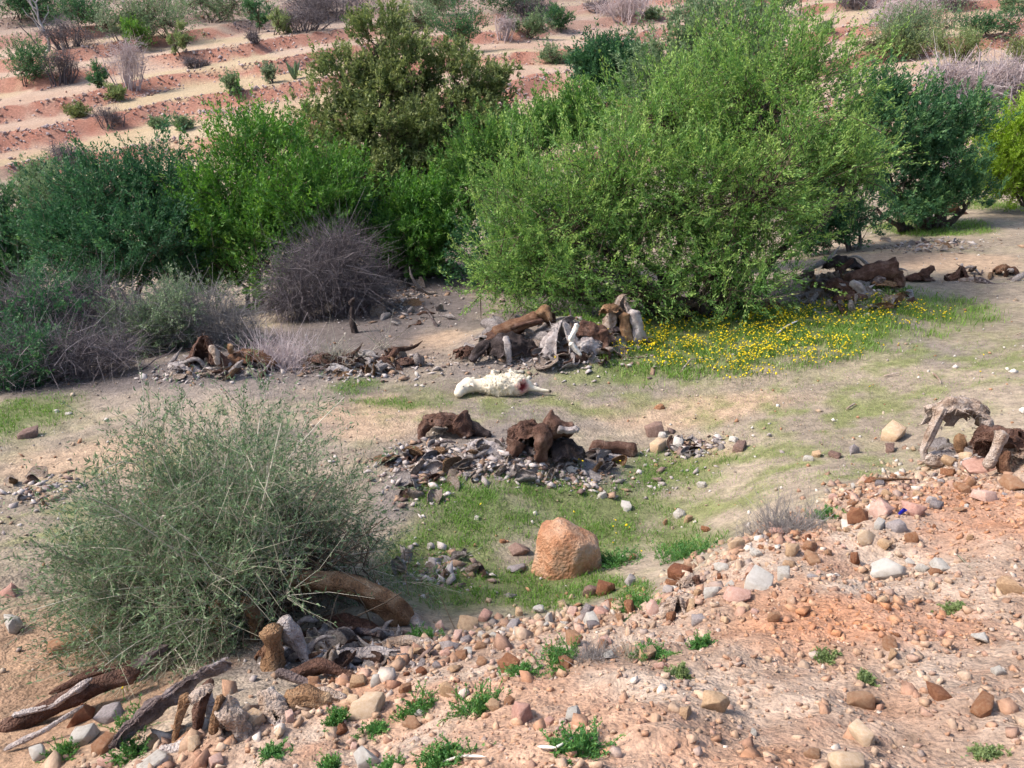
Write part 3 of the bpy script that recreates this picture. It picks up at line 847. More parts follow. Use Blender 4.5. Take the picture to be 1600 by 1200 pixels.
# ------------------------------------------------------------------ far shrubs on the terraces
def far_plant(kind, label, px, py, w, h, rng, leafmat=None, group=None, name=None, cat=None):
    """px,py: foot; w,h: size in photograph pixels"""
    b = ground(px, py)
    s = mpp(b)
    W, H = w * s * 1.2, h * s * 1.12
    lob = []
    nl = 3 if w < 45 else 5
    for j in range(nl):
        c = b + np.array([rng.uniform(-.28, .28) * W, rng.uniform(-.2, .2) * W, H * rng.uniform(.3, .62)])
        lob.append((c, np.array([W * rng.uniform(.24, .36), W * rng.uniform(.22, .32), H * rng.uniform(.3, .4)])))
    if kind == 'twig':
        return twig_bush(name or 'dead_bush', label, b, lob, leafmat or M['twig_purple'], rng, n=int(260 + w * 5), length=max(W, H) * .35, r=max(.008, s * .22), group=group, seglen=3)
    return tree(name or 'bush', label, cat or 'bush', b, lob, leafmat or M['leaf_far'], M['twig_brown'], rng, n_twig=int(90 + w * 3.6), n_leaf=18, twig_len=max(.35, W * .18),
                leaf=(max(.10, s * 2.6), max(.05, s * 1.2)), trunk_r=.05 if name != 'tree' else .1, stems=4 if name != 'tree' else 1, tint=.48, twig_r=.012, group=group)

_far = [
    ('leaf', 'dark green rounded bush at the left edge on a terrace', 35, 138, 95, 62, 'leaf_dark'),
    ('twig', 'dark purple leafless shrub right of the dark terrace bush', 95, 128, 50, 48, 'twig_purple'),
    ('twig', 'tall pinkish leafless shrub on the left terraces', 200, 138, 62, 75, 'twig_pink'),
    ('leaf', 'small round green bush left of the pinkish leafless shrub', 160, 136, 34, 32, 'leaf_dark'),
    ('leaf', 'low yellow-green bush just below the pinkish leafless shrub', 172, 156, 40, 22, 'leaf_pale'),
    ('leaf', 'light green bush standing alone on an upper left terrace', 281, 84, 34, 38, 'leaf_pale'),
    ('leaf', 'small dark olive bush in yellow grass on the lower left terrace', 121, 182, 30, 17, 'leaf_olive'),
    ('twig', 'purple-grey leafless shrub on the lowest stone terrace at left', 178, 200, 40, 36, 'twig_purple'),
    ('leaf', 'tiny grey-green shrub, right one of two on the lowest terrace', 288, 203, 24, 15, 'leaf_far'),
    ('leaf', 'tiny grey-green shrub, left one of two on the lowest terrace', 249, 200, 24, 10, 'leaf_far'),
    ('leaf', 'small grey bush on the stone terrace right of centre-left', 425, 130, 22, 36, 'leaf_grey'),
    ('twig', 'flat grey leafless shrub on a mid left terrace', 310, 105, 34, 15, 'twig_purple'),
    ('leaf', 'pale grey-green broad bush at the top left edge', 190, 66, 70, 50, 'leaf_grey'),
    ('leaf', 'large pale green bush at the top left above the terraces', 270, 62, 130, 75, 'leaf_far'),
    ('leaf', 'dark green bush at the top edge left of the large pale bush', 125, 48, 85, 55, 'leaf_dark'),
    ('leaf', 'dark green shrub in the top left corner', 30, 30, 90, 45, 'leaf_dark'),
    ('twig', 'grey leafless thicket on the upper left terrace below dark bush', 110, 75, 70, 42, 'twig_purple'),
    ('leaf', 'narrow dark green shrub at the top edge left of the gnarled tree', 402, 52, 36, 52, 'leaf_dark'),
    ('leaf', 'pale olive bush right of the narrow dark shrub', 432, 55, 40, 38, 'leaf_pale'),
    ('twig', 'purple scrub patch at the top edge left of the gnarled tree', 470, 50, 70, 40, 'twig_purple'),
    ('twig', 'low grey shrub at the edge of the upper left tread', 395, 66, 24, 16, 'twig_purple'),
    ('leaf', 'dark green far bush right of the gnarled tree top', 712, 82, 80, 62, 'leaf_dark'),
    ('leaf', 'grey-green far bush directly behind the gnarled tree top', 640, 62, 80, 45, 'leaf_far'),
    ('twig', 'pale pinkish leafless far shrub right of the dark far bush', 782, 60, 36, 34, 'twig_pink'),
    ('leaf', 'grey-green far bush with red bank below it, top centre', 830, 60, 60, 30, 'leaf_far'),
    ('leaf', 'dark green far bush at the right end of the top centre clump', 868, 48, 46, 32, 'leaf_dark'),
    ('twig', 'purple far shrub at the top edge over the centre clump', 838, 26, 70, 30, 'twig_purple'),
    ('twig', 'small grey far shrub on the top terraces near the largest tree', 932, 20, 30, 24, 'twig_purple'),
    ('leaf', 'small dark shrub on the top terraces left of the largest tree', 1012, 30, 30, 14, 'leaf_far'),
    ('leaf', 'grey-green bush on the right hillside, left of three', 1410, 92, 85, 42, 'leaf_far'),
    ('leaf', 'olive bush on the right hillside, middle of three', 1500, 100, 80, 48, 'leaf_pale'),
    ('leaf', 'olive-brown bush on the right hillside, cut by the right edge', 1585, 118, 60, 60, 'leaf_olive'),
    ('leaf', 'dark grey-green far bush near the upper right edge', 1545, 60, 75, 34, 'leaf_dark'),
    ('twig', 'pale far shrub on the top right terraces beside the largest tree', 1390, 40, 60, 26, 'twig_pink'),
    ('twig', 'purple far shrub at the top edge right of the largest tree', 1340, 14, 60, 24, 'twig_purple'),
    ('twig', 'purple far shrub at the top edge near the right corner', 1480, 12, 80, 26, 'twig_purple'),
    ('leaf', 'far green shrub in the top right corner', 1585, 24, 40, 30, 'leaf_far'),
    ('leaf', 'small shrub on the right terraces above the dark tree', 1285, 50, 24, 12, 'leaf_far'),
    ('twig', 'dark leafless shrub among the bushes under the red bank at left', 110, 262, 60, 40, 'twig_purple'),
    ('leaf', 'grey-green shrub on the slope behind the muted green bush', 60, 300, 70, 40, 'leaf_far'),
]
_far += [
    ('leaf', 'broad dark green thicket along the top left edge', 70, 22, 130, 60, 'leaf_dark'),
    ('leaf', 'broad grey-green thicket at the top edge over the pale bush', 330, 36, 130, 60, 'leaf_far'),
    ('twig', 'wide grey scrub at the top edge left of the gnarled tree top', 520, 30, 110, 44, 'twig_purple'),
    ('leaf', 'grey-green scrub at the top edge just right of the gnarled tree top', 690, 24, 120, 50, 'leaf_far'),
    ('leaf', 'dark scrub at the top edge above the centre clump', 790, 18, 90, 36, 'leaf_dark'),
    ('twig', 'pinkish scrub at the top edge left of the largest tree', 975, 26, 90, 34, 'twig_pink'),
    ('leaf', 'grey-green scrub on the far slope left of the far dark tree', 880, 100, 60, 26, 'leaf_far'),
    ('leaf', 'wide grey-green scrub on the upper right slope', 1450, 62, 130, 44, 'leaf_far'),
    ('leaf', 'olive scrub on the slope just right of the largest tree top', 1370, 98, 90, 46, 'leaf_pale'),
    ('twig', 'pale scrub at the top edge midway to the right corner', 1420, 22, 90, 30, 'twig_pink'),
]
for j, (kd, lb, x, y, w, h, mt) in enumerate(_far):
    far_plant(kd, lb, x, y, w, h, np.random.default_rng(100 + j), M[mt], 'shrubs on the terraced hillside')
far_plant('leaf', 'small green tree with a thin trunk on the upper left terrace', 222, 82, 44, 58, np.random.default_rng(160), M['leaf_bright'], 'trees on the terraced hillside', 'tree', 'tree')
far_plant('leaf', 'little lollipop-shaped tree on the middle left terrace', 358, 148, 30, 34, np.random.default_rng(161), M['leaf_far'], 'trees on the terraced hillside', 'tree', 'tree')
tree('tree', 'dark green far tree with dry brown fronds beneath, left of the largest tree', 'tree', base_at(935, 37),
     px_lobes(37, [(955, 95, 50, 28, 0), (925, 110, 35, 25, 0), (985, 110, 35, 28, .4), (950, 125, 40, 18, 0)]), M['leaf_dark'], M['twig_brown'], np.random.default_rng(162),
     n_twig=900, n_leaf=34, twig_len=.7, leaf=(.14, .055), trunk_r=.12, stems=3, tint=.35, group='trees on the terraced hillside')

def bare_tree(label, px, py, hpx, mat, seed, name='dead_tree', spread=.35):
    rng = np.random.default_rng(seed)
    b = ground(px, py); s = mpp(b); H = hpx * s
    root = thing(name, label, 'tree', b)
    P, R = [], []
    K = 8
    t = np.linspace(0, 1, K)[:, None]
    trunk = np.array([0, 0, -.1]) * (1 - t) + np.array([-.12 * H, 0, H * .75]) * t + np.cumsum(rng.normal(size=(K, 3)) * .02 * H, 0) * np.array([1, 1, 0])
    P.append(trunk); R.append(np.linspace(1, .4, K) * H * .03)
    for j in range(9):
        a = trunk[rng.integers(3, K)]
        e = a + np.array([rng.uniform(-1, 1) * spread * H, rng.uniform(-.5, .5) * spread * H, rng.uniform(.1, .45) * H])
        P.append(a * (1 - t) + e * t + np.cumsum(rng.normal(size=(K, 3)) * .012 * H, 0)); R.append(np.linspace(1, .3, K) * H * .012)
    v, q = tubes(np.array(P[:1]), np.array(R[:1]), 7)
    obj('trunk', new_mesh('bare_trunk', v, q, True), mat, root)
    for p_, r_ in zip(P[1:], R[1:]):
        v, q = tubes(p_[None], r_[None], 5)
        obj('branch', new_mesh('bare_branch', v, q, True), mat, root)
bare_tree('bare whitish dead tree at the top left edge', 72, 82, 95, M['bark_pale'], 170)
bare_tree('dead grey branch sticking out of the bushes below the lower terrace', 360, 205, 30, M['bark_pale'], 171, spread=.8)

def agave(label, px, py, w, h, seed):
    rng = np.random.default_rng(seed)
    b = ground(px, py); s = mpp(b)
    root = thing('agave', label, 'plant', b, 'shrubs on the terraced hillside')
    me = None
    for j in range(16):
        az = rng.uniform(0, 2 * np.pi); tl = rng.uniform(.05, .6)
        d = np.array([math.cos(az) * math.sin(tl), math.sin(az) * math.sin(tl), math.cos(tl)])
        L = h * s * rng.uniform(.6, 1.05)
        t = np.linspace(0, 1, 5)
        P = d[None] * (L * t)[:, None]
        P[:, 2] -= .1 * L * t ** 2
        v, q = tubes(P[None], (np.array([.5, .8, .7, .45, .05]) * w * s * .10)[None], 5)
        obj('leaf', new_mesh('agave_leaf', v, q, True, attrs={'tint': np.full(len(v), rng.uniform(.2, .8))}), M['leaf_far'], root)
agave('spiky upright cactus-like plant on the stone terrace left of the gnarled tree', 461, 124, 34, 36, 180)

# dry palm-like fronds hanging under the far dark tree
def fronds():
    rng = np.random.default_rng(185)
    b = ground(935, 152); s = mpp(b)
    n = 90
    t = np.linspace(0, 1, 5)
    top = np.stack([rng.uniform(-25, 45, n) * s, rng.normal(0, .3, n), rng.uniform(16, 34, n) * s], -1)
    e = top + np.stack([rng.normal(0, 8, n) * s, rng.normal(0, .3, n), -rng.uniform(10, 26, n) * s], -1)
    P = top[:, None] * (1 - t)[None, :, None] + e[:, None] * t[None, :, None]
    v, q = tubes(P, np.full((n, 5), s * .7), 3)
    o = obj('dry_reeds', new_mesh('dry_reeds', v, q, attrs={'tint': np.repeat(rng.uniform(0, 1, n), 15)}), M['twig_straw'], None, b)
    tag(o, 'clump of dry straw-coloured fronds under the dark far tree', 'plant')
fronds()

# ------------------------------------------------------------------ stones
def ico(sub):
    bm = bmesh.new()
    bmesh.ops.create_icosphere(bm, subdivisions=sub, radius=1)
    v = np.array([x.co[:] for x in bm.verts]); f = np.array([[y.index for y in x.verts] for x in bm.faces])
    bm.free()
    return v, f
ICO1, ICO2, ICO3, ICO4 = ico(1), ico(2), ico(3), ico(4)

def rock_verts(rng, src, planes=9, stretch=(1, .8, .65), rough=.05):
    v = norm(src[0].copy())
    n = norm(rng.normal(size=(planes, 3))); d = rng.uniform(.42, .78, planes)
    k = 60.0
    dots = v @ n.T
    lim = np.where(dots > .02, d[None] / np.maximum(dots, .02), 9)
    r = -np.log(np.exp(-k * lim).sum(1) + np.exp(-k * 1.12)) / k
    v = v * r[:, None] * 1.3
    v = v * (1 + (fbm(v * 3.5 + rng.uniform(0, 50), 3, 2) - .5)[:, None] * rough * 2)
    return v * np.array(stretch)

def hull_rock(rng, n=13, sub=True):
    """angular broken stone: convex hull of random points, its edges worn"""
    bm = bmesh.new()
    cube = np.array([(x, y, z) for x in (-1, 1) for y in (-1, 1) for z in (-1, 1)], float)
    p = np.concatenate([cube * rng.uniform(.42, .82, (8, 3)), norm(rng.normal(size=(n - 8 + 3, 3))) * rng.uniform(.75, .98, (n - 5, 1))])
    if n % 2:
        p = norm(rng.normal(size=(n + 5, 3))) * rng.uniform(.75, 1.05, (n + 5, 1))
    p = p * np.array([1, rng.uniform(.65, .95), rng.uniform(.5, .8)])
    for q in p: bm.verts.new(q)
    r = bmesh.ops.convex_hull(bm, input=bm.verts[:])
    loose = [v for v in bm.verts if not v.link_faces]
    bmesh.ops.delete(bm, geom=loose, context='VERTS')
    bmesh.ops.dissolve_limit(bm, angle_limit=.32, verts=bm.verts[:], edges=bm.edges[:])
    if sub:
        bmesh.ops.bevel(bm, geom=bm.edges[:], offset=.035, segments=1, affect='EDGES', clamp_overlap=True)
    bmesh.ops.triangulate(bm, faces=bm.faces[:])
    if sub:
        bmesh.ops.subdivide_edges(bm, edges=[e for e in bm.edges if e.calc_length() > .4], cuts=1, use_grid_fill=True)
        bmesh.ops.triangulate(bm, faces=bm.faces[:])
    bm.verts.index_update()
    v = np.array([x.co[:] for x in bm.verts]); f = np.array([[y.index for y in x.verts] for x in bm.faces])
    bm.free()
    v = v + norm(v) * ((fbm(v * 2.7 + rng.uniform(0, 50), 3, 2) - .5) * .2)[:, None]
    return v, f
ROCKS = [hull_rock(np.random.default_rng(300 + j), 9 + j % 5) for j in range(26)]
_rock_mesh = {}
def rock_mesh(i, mat):
    k = (i % len(ROCKS), mat)
    if k not in _rock_mesh:
        me = new_mesh('stone', ROCKS[k[0]][0], ROCKS[k[0]][1])
        me.materials.append(M[mat])
        _rock_mesh[k] = me
    return _rock_mesh[k]

_seed = [0]
def stone(label, px, py, w, mat, group=None, h=None, name='stone', idx=None, P=None, size=None):
    """px,py: centre of the stone's foot; w: width in photograph pixels"""
    _seed[0] += 1
    r = np.random.default_rng(5000 + _seed[0])
    b = ground(px, py) if P is None else P
    rad = (w * mpp(b) / 2 if size is None else size) * 1.08
    hz = rad * (h / w * 1.15 if h else r.uniform(.75, 1.1))
    z = b[2] + hz * .26
    o = obj(name, rock_mesh(int(r.integers(0, 99)) if idx is None else idx, mat), None, None, (b[0], b[1] + rad * .3, z),
            (r.uniform(-.3, .3), r.uniform(-.3, .3), r.uniform(0, 6.28)), (rad, rad * r.uniform(.85, 1.05), hz * 1.25))
    tag(o, label, 'stone', group)
    return o

# the big orange boulder
def boulder():
    b = ground(888, 903); s = mpp(b)
    src = ICO4
    v = norm(src[0].copy())
    n = norm(np.array([[-.9, -.35, .25], [-.25, -.95, .2], [.5, -.85, .1], [.62, -.1, .78], [-.25, -.1, .96], [.95, -.2, .1], [-.9, .4, .1], [.2, 1, .2], [0, 0, -1], [.2, -.7, .7], [-.6, -.55, .6]]))
    d = np.array([.76, .74, .72, .66, .86, .88, .85, .8, .7, .80, .86])
    dots = v @ n.T
    lim = np.where(dots > .02, d[None] / np.maximum(dots, .02), 9)
    r = -np.log(np.exp(-160 * lim).sum(1) + np.exp(-160 * 1.3)) / 160
    v = v * r[:, None]
    v = v * (1 + (fbm(v * 2.6 + 3, 5, 2) - .5)[:, None] * .09 + (fbm(v * 9 + 3, 3, 8) - .5)[:, None] * .035)
    v = v * np.array([60 * s, 46 * s, 50 * s])
    me = new_mesh('boulder', v, src[1], False)
    o = obj('boulder', me, M['boulder'], None, (b[0], b[1] + .2, b[2] + 26 * s), (0, 0, .25))
    tag(o, 'large orange-brown boulder in the grass, biggest rock in the picture', 'boulder')
boulder()

G_ROW = 'stones along the edge of the rubble slope'
_named = [
    ('flat rust-red stone touching the right foot of the big boulder', 945, 928, 40, 'stone_orange', 34),
    ('dark brown stone under the big boulder, left of the rust-red one', 922, 932, 34, 'stone_dark', 26),
    ('half-buried brown stone behind the big boulder on its left', 812, 868, 50, 'stone_dark', 26),
    ('tall grey stone leaning left of the big boulder', 807, 895, 42, 'stone_grey', 28),
    ('tiny orange pebble just left of the half-buried brown stone', 786, 848, 13, 'stone_orange', 10),
    ('small cube-shaped cream stone in grass below the big boulder', 764, 942, 16, 'stone_tan', 14),
    ('flat pale grey-green stone in shade below the tall grey stone', 798, 936, 22, 'stone_grey', 20),
    ('round pinkish-brown stone in grass below the cream cube', 757, 970, 26, 'stone_pink', 26),
    ('round ochre stone in grass left of the cream oval one', 811, 962, 20, 'stone_tan', 18),
    ('cream oval stone in grass below the big boulder', 841, 958, 26, 'stone_white', 20),
    ('pale grey stone with white top at the rubble edge', 803, 985, 32, 'stone_grey', 24),
    ('white-grey stone at the rubble edge, left of the pale grey one', 775, 998, 28, 'stone_white', 20),
    ('long tan block at the rubble edge under the limb', 730, 985, 56, 'stone_tan', 34),
    ('small brown stone left of the long tan block', 688, 985, 22, 'stone_pink', 20),
    ('grey flat stone among debris left of the tan block', 700, 1015, 40, 'stone_grey', 24),
    ('pale upright stone standing at the rubble edge', 858, 975, 16, 'stone_white', 28),
    ('grey upright stone right of the rust-red stone', 985, 915, 26, 'stone_grey', 34),
    ('brown-orange stone with grass left of it, above the white stones', 1063, 905, 44, 'stone_orange', 36),
    ('small orange stone among yellow flowers right of the boulder', 988, 875, 16, 'stone_orange', 12),
    ('small tan stone among yellow flowers right of the boulder', 966, 878, 12, 'stone_tan', 10),
    ('cream block at the upper end of the rubble edge', 1152, 862, 34, 'stone_tan', 34),
    ('pale rounded stone right of the cream block', 1182, 868, 24, 'stone_white', 22),
    ('small rust cube in dry grass above the cream block', 1104, 830, 20, 'stone_orange', 16),
    ('bright white stone in the row below the cream block', 1128, 893, 30, 'stone_white', 18),
    ('white stone nearest the grass in the rubble edge row', 1113, 932, 36, 'stone_white', 26),
    ('wide white lump in the rubble edge below the pale stones', 1190, 920, 58, 'stone_white', 28),
    ('whitish-pink stone at the end of the white row', 1155, 938, 50, 'stone_pink', 28),
    ('white chalky slab on the orange rubble at right', 1392, 905, 76, 'stone_white', 34),
    ('small white stone right of the chalky slab', 1443, 892, 24, 'stone_white', 16),
    ('white oval stone right end of the chalky row', 1470, 890, 34, 'stone_white', 18),
    ('small white stone between chalky slab and white oval', 1424, 882, 18, 'stone_white', 12),
    ('flat pinkish slab on top of the orange rubble heap', 1380, 805, 56, 'stone_pink', 34),
    ('rounded brown stone right of the pinkish slab', 1432, 806, 46, 'stone_pink', 44),
    ('purple-grey stone below the pinkish slab', 1402, 832, 40, 'stone_grey', 26),
    ('small white stone below the pinkish slab', 1376, 825, 24, 'stone_white', 18),
    ('orange clod left of the pinkish slab', 1342, 815, 50, 'stone_orange', 30),
    ('grey-green stone at the heap edge, right of the brown stone', 1464, 795, 22, 'stone_grey', 22),
    ('tan wedge stone left below the purple-grey stone', 1358, 848, 44, 'stone_tan', 26),
    ('tan round stone under the white stone on the heap', 1384, 858, 30, 'stone_tan', 24),
    ('orange square stone under the purple-grey stone', 1425, 848, 24, 'stone_orange', 26),
    ('orange slab pair upper stone on the left of the heap', 1266, 858, 30, 'stone_orange', 18),
    ('orange slab pair lower stone on the left of the heap', 1272, 880, 40, 'stone_orange', 30),
    ('rust wedge standing right of the orange slab pair', 1336, 880, 20, 'stone_orange', 30),
    ('dirty tan clod at the left of the heap', 1238, 866, 34, 'stone_tan', 30),
    ('flat tan boulder with rusty base on the flat left of the bleached carcass', 1397, 688, 52, 'stone_tan', 30),
    ('small dark red stone below the flat tan boulder', 1393, 706, 30, 'stone_dark', 14),
    ('grey wedge stone on the flat, half sunken', 1336, 708, 24, 'stone_grey', 22),
    ('brown sunken stone left of the grey wedge', 1308, 716, 32, 'stone_dark', 18),
    ('pale tan stone left of the brown sunken stone', 1280, 714, 24, 'stone_tan', 14),
    ('white round stone on the flat, first of that row', 1264, 720, 20, 'stone_white', 14),
    ('tall brown stone standing behind the white rubble at mid picture', 1023, 682, 36, 'stone_dark', 34),
    ('ochre block in the white rubble at mid picture', 1028, 706, 36, 'stone_tan', 26),
    ('bright white stone right of the ochre block', 1060, 700, 32, 'stone_white', 30),
    ('white stone on top of the ochre block', 1034, 684, 20, 'stone_white', 14),
    ('white stone at the right end of the mid rubble row', 1147, 690, 18, 'stone_white', 16),
    ('dark clod at the right end of the mid rubble row', 1158, 704, 34, 'stone_dark', 22),
    ('white pebble standing in short grass right of the mid row', 1098, 762, 18, 'stone_white', 15),
    ('white stone lying alone in grass, mid picture', 942, 778, 20, 'stone_white', 14),
    ('flat pale stone in grey soil right of the lone white stone', 978, 796, 30, 'stone_white', 13),
    ('white stone pair left one, in grass', 862, 748, 18, 'stone_white', 18),
    ('white stone pair right one, in grass', 893, 738, 18, 'stone_white', 15),
    ('small white stone below the pair', 864, 763, 14, 'stone_white', 10),
    ('white stone among gray scraps left of the pair', 742, 753, 17, 'stone_white', 14),
    ('small white stone in dark grass above the boulder', 745, 812, 11, 'stone_white', 12),
    ('pale stone left of the dry grass tuft', 1063, 808, 22, 'stone_white', 20),
    ('pale tan stone beside the pale stone near dry grass', 1076, 816, 16, 'stone_tan', 16),
    ('orange oval pebble left of the pale stone near dry grass', 1040, 820, 11, 'stone_orange', 14),
    ('brown square-edged stone in green grass at the left edge', 42, 685, 46, 'stone_dark', 26),
    ('white stone in grass at the left, right one of two', 107, 648, 12, 'stone_white', 9),
    ('white stone in grass at the left, left one of two', 88, 645, 10, 'stone_white', 9),
    ('reddish stone standing in the left front bank', 122, 1130, 52, 'stone_orange', 50),
    ('white stone at the bottom left corner', 58, 1188, 40, 'stone_white', 42),
    ('pale yellowish-grey stone left of the hollow log', 128, 1162, 46, 'stone_white', 44),
    ('rust stone below the pale yellowish-grey one', 160, 1175, 48, 'stone_orange', 40),
    ('grey stone leaning right of the reddish one in the front bank', 172, 1125, 46, 'stone_grey', 34),
    ('white stone at the bottom edge under the hollow log', 232, 1205, 64, 'stone_white', 26),
    ('white chalk lump at the left edge, mid height', 12, 985, 40, 'stone_white', 36),
    ('cream stone at the foot of the hollow log', 298, 1170, 38, 'stone_tan', 24),
    ('large tan slab lying in the front rubble', 575, 1118, 74, 'stone_tan', 46),
    ('tan stone below the slab at the left', 533, 1148, 34, 'stone_orange', 28),
    ('small white stone in weeds right of the tan slab', 656, 1118, 20, 'stone_white', 18),
    ('rust-brown stone in front of the weeds', 645, 1140, 44, 'stone_orange', 22),
    ('two-tone tan and brown stone behind the weeds', 700, 1088, 38, 'stone_tan', 34),
    ('white stone of the front row above the tan slab', 588, 1070, 28, 'stone_white', 22),
    ('small cream stone left of the front row white stone', 558, 1072, 34, 'stone_tan', 28),
    ('pale pink lump in the front rubble', 818, 1128, 52, 'stone_pink', 40),
    ('white angular stone in the front rubble', 897, 1125, 30, 'stone_white', 30),
    ('small pinkish stone left of the white angular one', 860, 1132, 18, 'stone_pink', 18),
    ('small cream stone at the lower edge of the weeds', 718, 1184, 24, 'stone_tan', 18),
    ('white stone beside the leafy weed on the slope', 951, 1030, 26, 'stone_white', 18),
    ('pinkish round stone at the left of the rubble', 1032, 1045, 24, 'stone_pink', 22),
    ('orange pentagonal stone at the lower right', 1348, 1108, 52, 'stone_orange', 34),
    ('orange slab at the lower right edge', 1470, 1095, 50, 'stone_orange', 22),
    ('ochre wedge at the bottom right', 1350, 1160, 52, 'stone_tan', 36),
    ('pale peach slab in the lower right rubble', 1118, 1112, 52, 'stone_tan', 42),
    ('peach stone left of the pale peach slab', 1074, 1120, 30, 'stone_tan', 28),
    ('wide peach slab at the bottom edge', 1330, 1205, 66, 'stone_tan', 34),
    ('brown clod at the bottom edge left of the ochre wedge', 1272, 1185, 38, 'stone_orange', 22),
    ('cream round stone paired under an orange one', 1395, 1030, 24, 'stone_tan', 24),
    ('orange stone paired over a cream round one', 1392, 1012, 40, 'stone_orange', 22),
    ('pale slab cut by the right edge, middle of the rubble', 1585, 925, 54, 'stone_tan', 32),
    ('white and tan flat stone right in the rubble', 1540, 1002, 44, 'stone_white', 18),
    ('white stone low in the right rubble', 1562, 1055, 26, 'stone_white', 22),
    ('small white stone at the lower middle of the rubble', 1178, 1150, 18, 'stone_white', 20),
    ('small tan stone in the middle of the rubble', 1200, 1034, 16, 'stone_tan', 14),
    ('pebble of cream colour left in the middle rubble', 1027, 1080, 14, 'stone_tan', 12),
    ('clod of red earth at the right edge of the heap', 1588, 765, 50, 'stone_orange', 30),
    ('pale pink stone on the heap below the carcass', 1540, 780, 40, 'stone_pink', 26),
    ('orange stone on the heap below the bleached carcass', 1505, 768, 34, 'stone_orange', 26),
    ('tan stone on top of the heap beside the bleached carcass', 1485, 728, 40, 'stone_tan', 26),
    ('long pink stone on top of the heap under the bleached carcass', 1535, 735, 56, 'stone_pink', 20),
    ('yellowish stone at the heap crest at right', 1515, 716, 34, 'stone_tan', 20),
    ('brown-orange stone on the far side of the sheep clearing', 1031, 640, 20, 'stone_orange', 12),
    ('white stone propped on the shaded slope behind the dead bush', 604, 395, 16, 'stone_white', 22),
]
_named += [('big rounded clod of orange-brown earth on the left bank', 165, 1000, 92, 'stone_orange', 44),
           ('smaller brown earth clod left of the big clod on the bank', 95, 1020, 60, 'stone_orange', 30),
           ('pinkish stone lying on the bare earth at the left edge', 15, 930, 40, 'stone_pink', 24)]
_taken = []
for lb, x, y, w, mt, h in _named:
    o = stone(lb, x, y, w, mt, 'single stones on the ground', h)
    _taken.append((o.location[0], o.location[1], w * mpp(np.array(o.location))))

# loose single stones of the rubble slope, too alike to tell apart
G_LOOSE = 'loose stones scattered over the near rubble slope'
_pal = [('stone_orange', 'fist-sized orange stone among the loose rubble of the near slope', .30),
        ('stone_tan', 'fist-sized tan stone among the loose rubble of the near slope', .34),
        ('stone_pink', 'fist-sized pinkish stone among the loose rubble of the near slope', .18),
        ('stone_white', 'fist-sized whitish stone among the loose rubble of the near slope', .08),
        ('stone_grey', 'fist-sized grey stone among the loose rubble of the near slope', .10)]
def loose_stones():
    rng = np.random.default_rng(61)
    n = 0
    pr = np.array([p[2] for p in _pal]); pr /= pr.sum()
    while n < 235:
        X = rng.uniform(-2.2, 5.2); e = float(np.interp(X, *_edge))
        Y = e - abs(rng.normal(0, .9)) + .1
        if Y < 1.9 or abs(X) > .75 * Y + .4: continue
        big = rng.uniform(.018, .05) if n % 4 else rng.uniform(.04, .075)
        if any((X - a) ** 2 + (Y - b) ** 2 < (c * .6 + big) ** 2 for a, b, c in _taken): continue
        mt, lb, _ = _pal[rng.choice(len(_pal), p=pr)]
        u = X / Y
        side = 'far left' if u < -.35 else 'left' if u < -.2 else 'left of centre' if u < -.06 else 'centre' if u < .08 else 'right of centre' if u < .24 else 'right' if u < .42 else 'far right'
        dd = e - Y
        lvl = 'at the crest' if dd < .2 else 'just below the crest' if dd < .5 else 'below the crest' if dd < .85 else 'midway down' if dd < 1.4 else 'near the bottom edge'
        szw = 'pebble-sized' if big < .03 else 'fist-sized' if big < .055 else 'head-sized'
        stone(f'{szw} {lb.split()[1]} stone, {side} on rubble slope, {lvl}', 0, 0, 1, mt, G_LOOSE, P=np.array([X, Y, drop(X, Y)]), size=big)
        _taken.append((X, Y, big))
        n += 1
loose_stones()

# broken angular blocks: cubes with pulled corners
_CUBE = np.array([(x, y, z) for x in (-1, 1) for y in (-1, 1) for z in (-1, 1)], float)
_CF = np.array([(0, 1, 3), (0, 3, 2), (4, 6, 7), (4, 7, 5), (0, 4, 5), (0, 5, 1), (2, 3, 7), (2, 7, 6), (0, 2, 6), (0, 6, 4), (1, 5, 7), (1, 7, 3)])
BLOCKS = []
for j in range(40):
    r = np.random.default_rng(450 + j)
    q = _CUBE * r.uniform(.45, 1.0, (8, 3)) * np.array([1, r.uniform(.6, .95), r.uniform(.45, .8)])
    m = np.array(Euler((r.uniform(-.6, .6), r.uniform(-.6, .6), r.uniform(0, 6)))  .to_matrix())
    BLOCKS.append(q @ m.T * 1.1)
OCT = np.array([(1, 0, 0), (-1, 0, 0), (0, 1, 0), (0, -1, 0), (0, 0, 1), (0, 0, -1)], float)
OF = np.array([(0, 2, 4), (2, 1, 4), (1, 3, 4), (3, 0, 4), (2, 0, 5), (1, 2, 5), (3, 1, 5), (0, 3, 5)])
OCTS = [OCT * np.random.default_rng(900 + j).uniform(.55, 1.2, (6, 1)) * np.array([1, .85, .7]) for j in range(30)]

def rot_z(a):
    c, s = np.cos(a), np.sin(a)
    z = np.zeros_like(a); o = np.ones_like(a)
    return np.stack([np.stack([c, -s, z], -1), np.stack([s, c, z], -1), np.stack([z, z, o], -1)], -2)

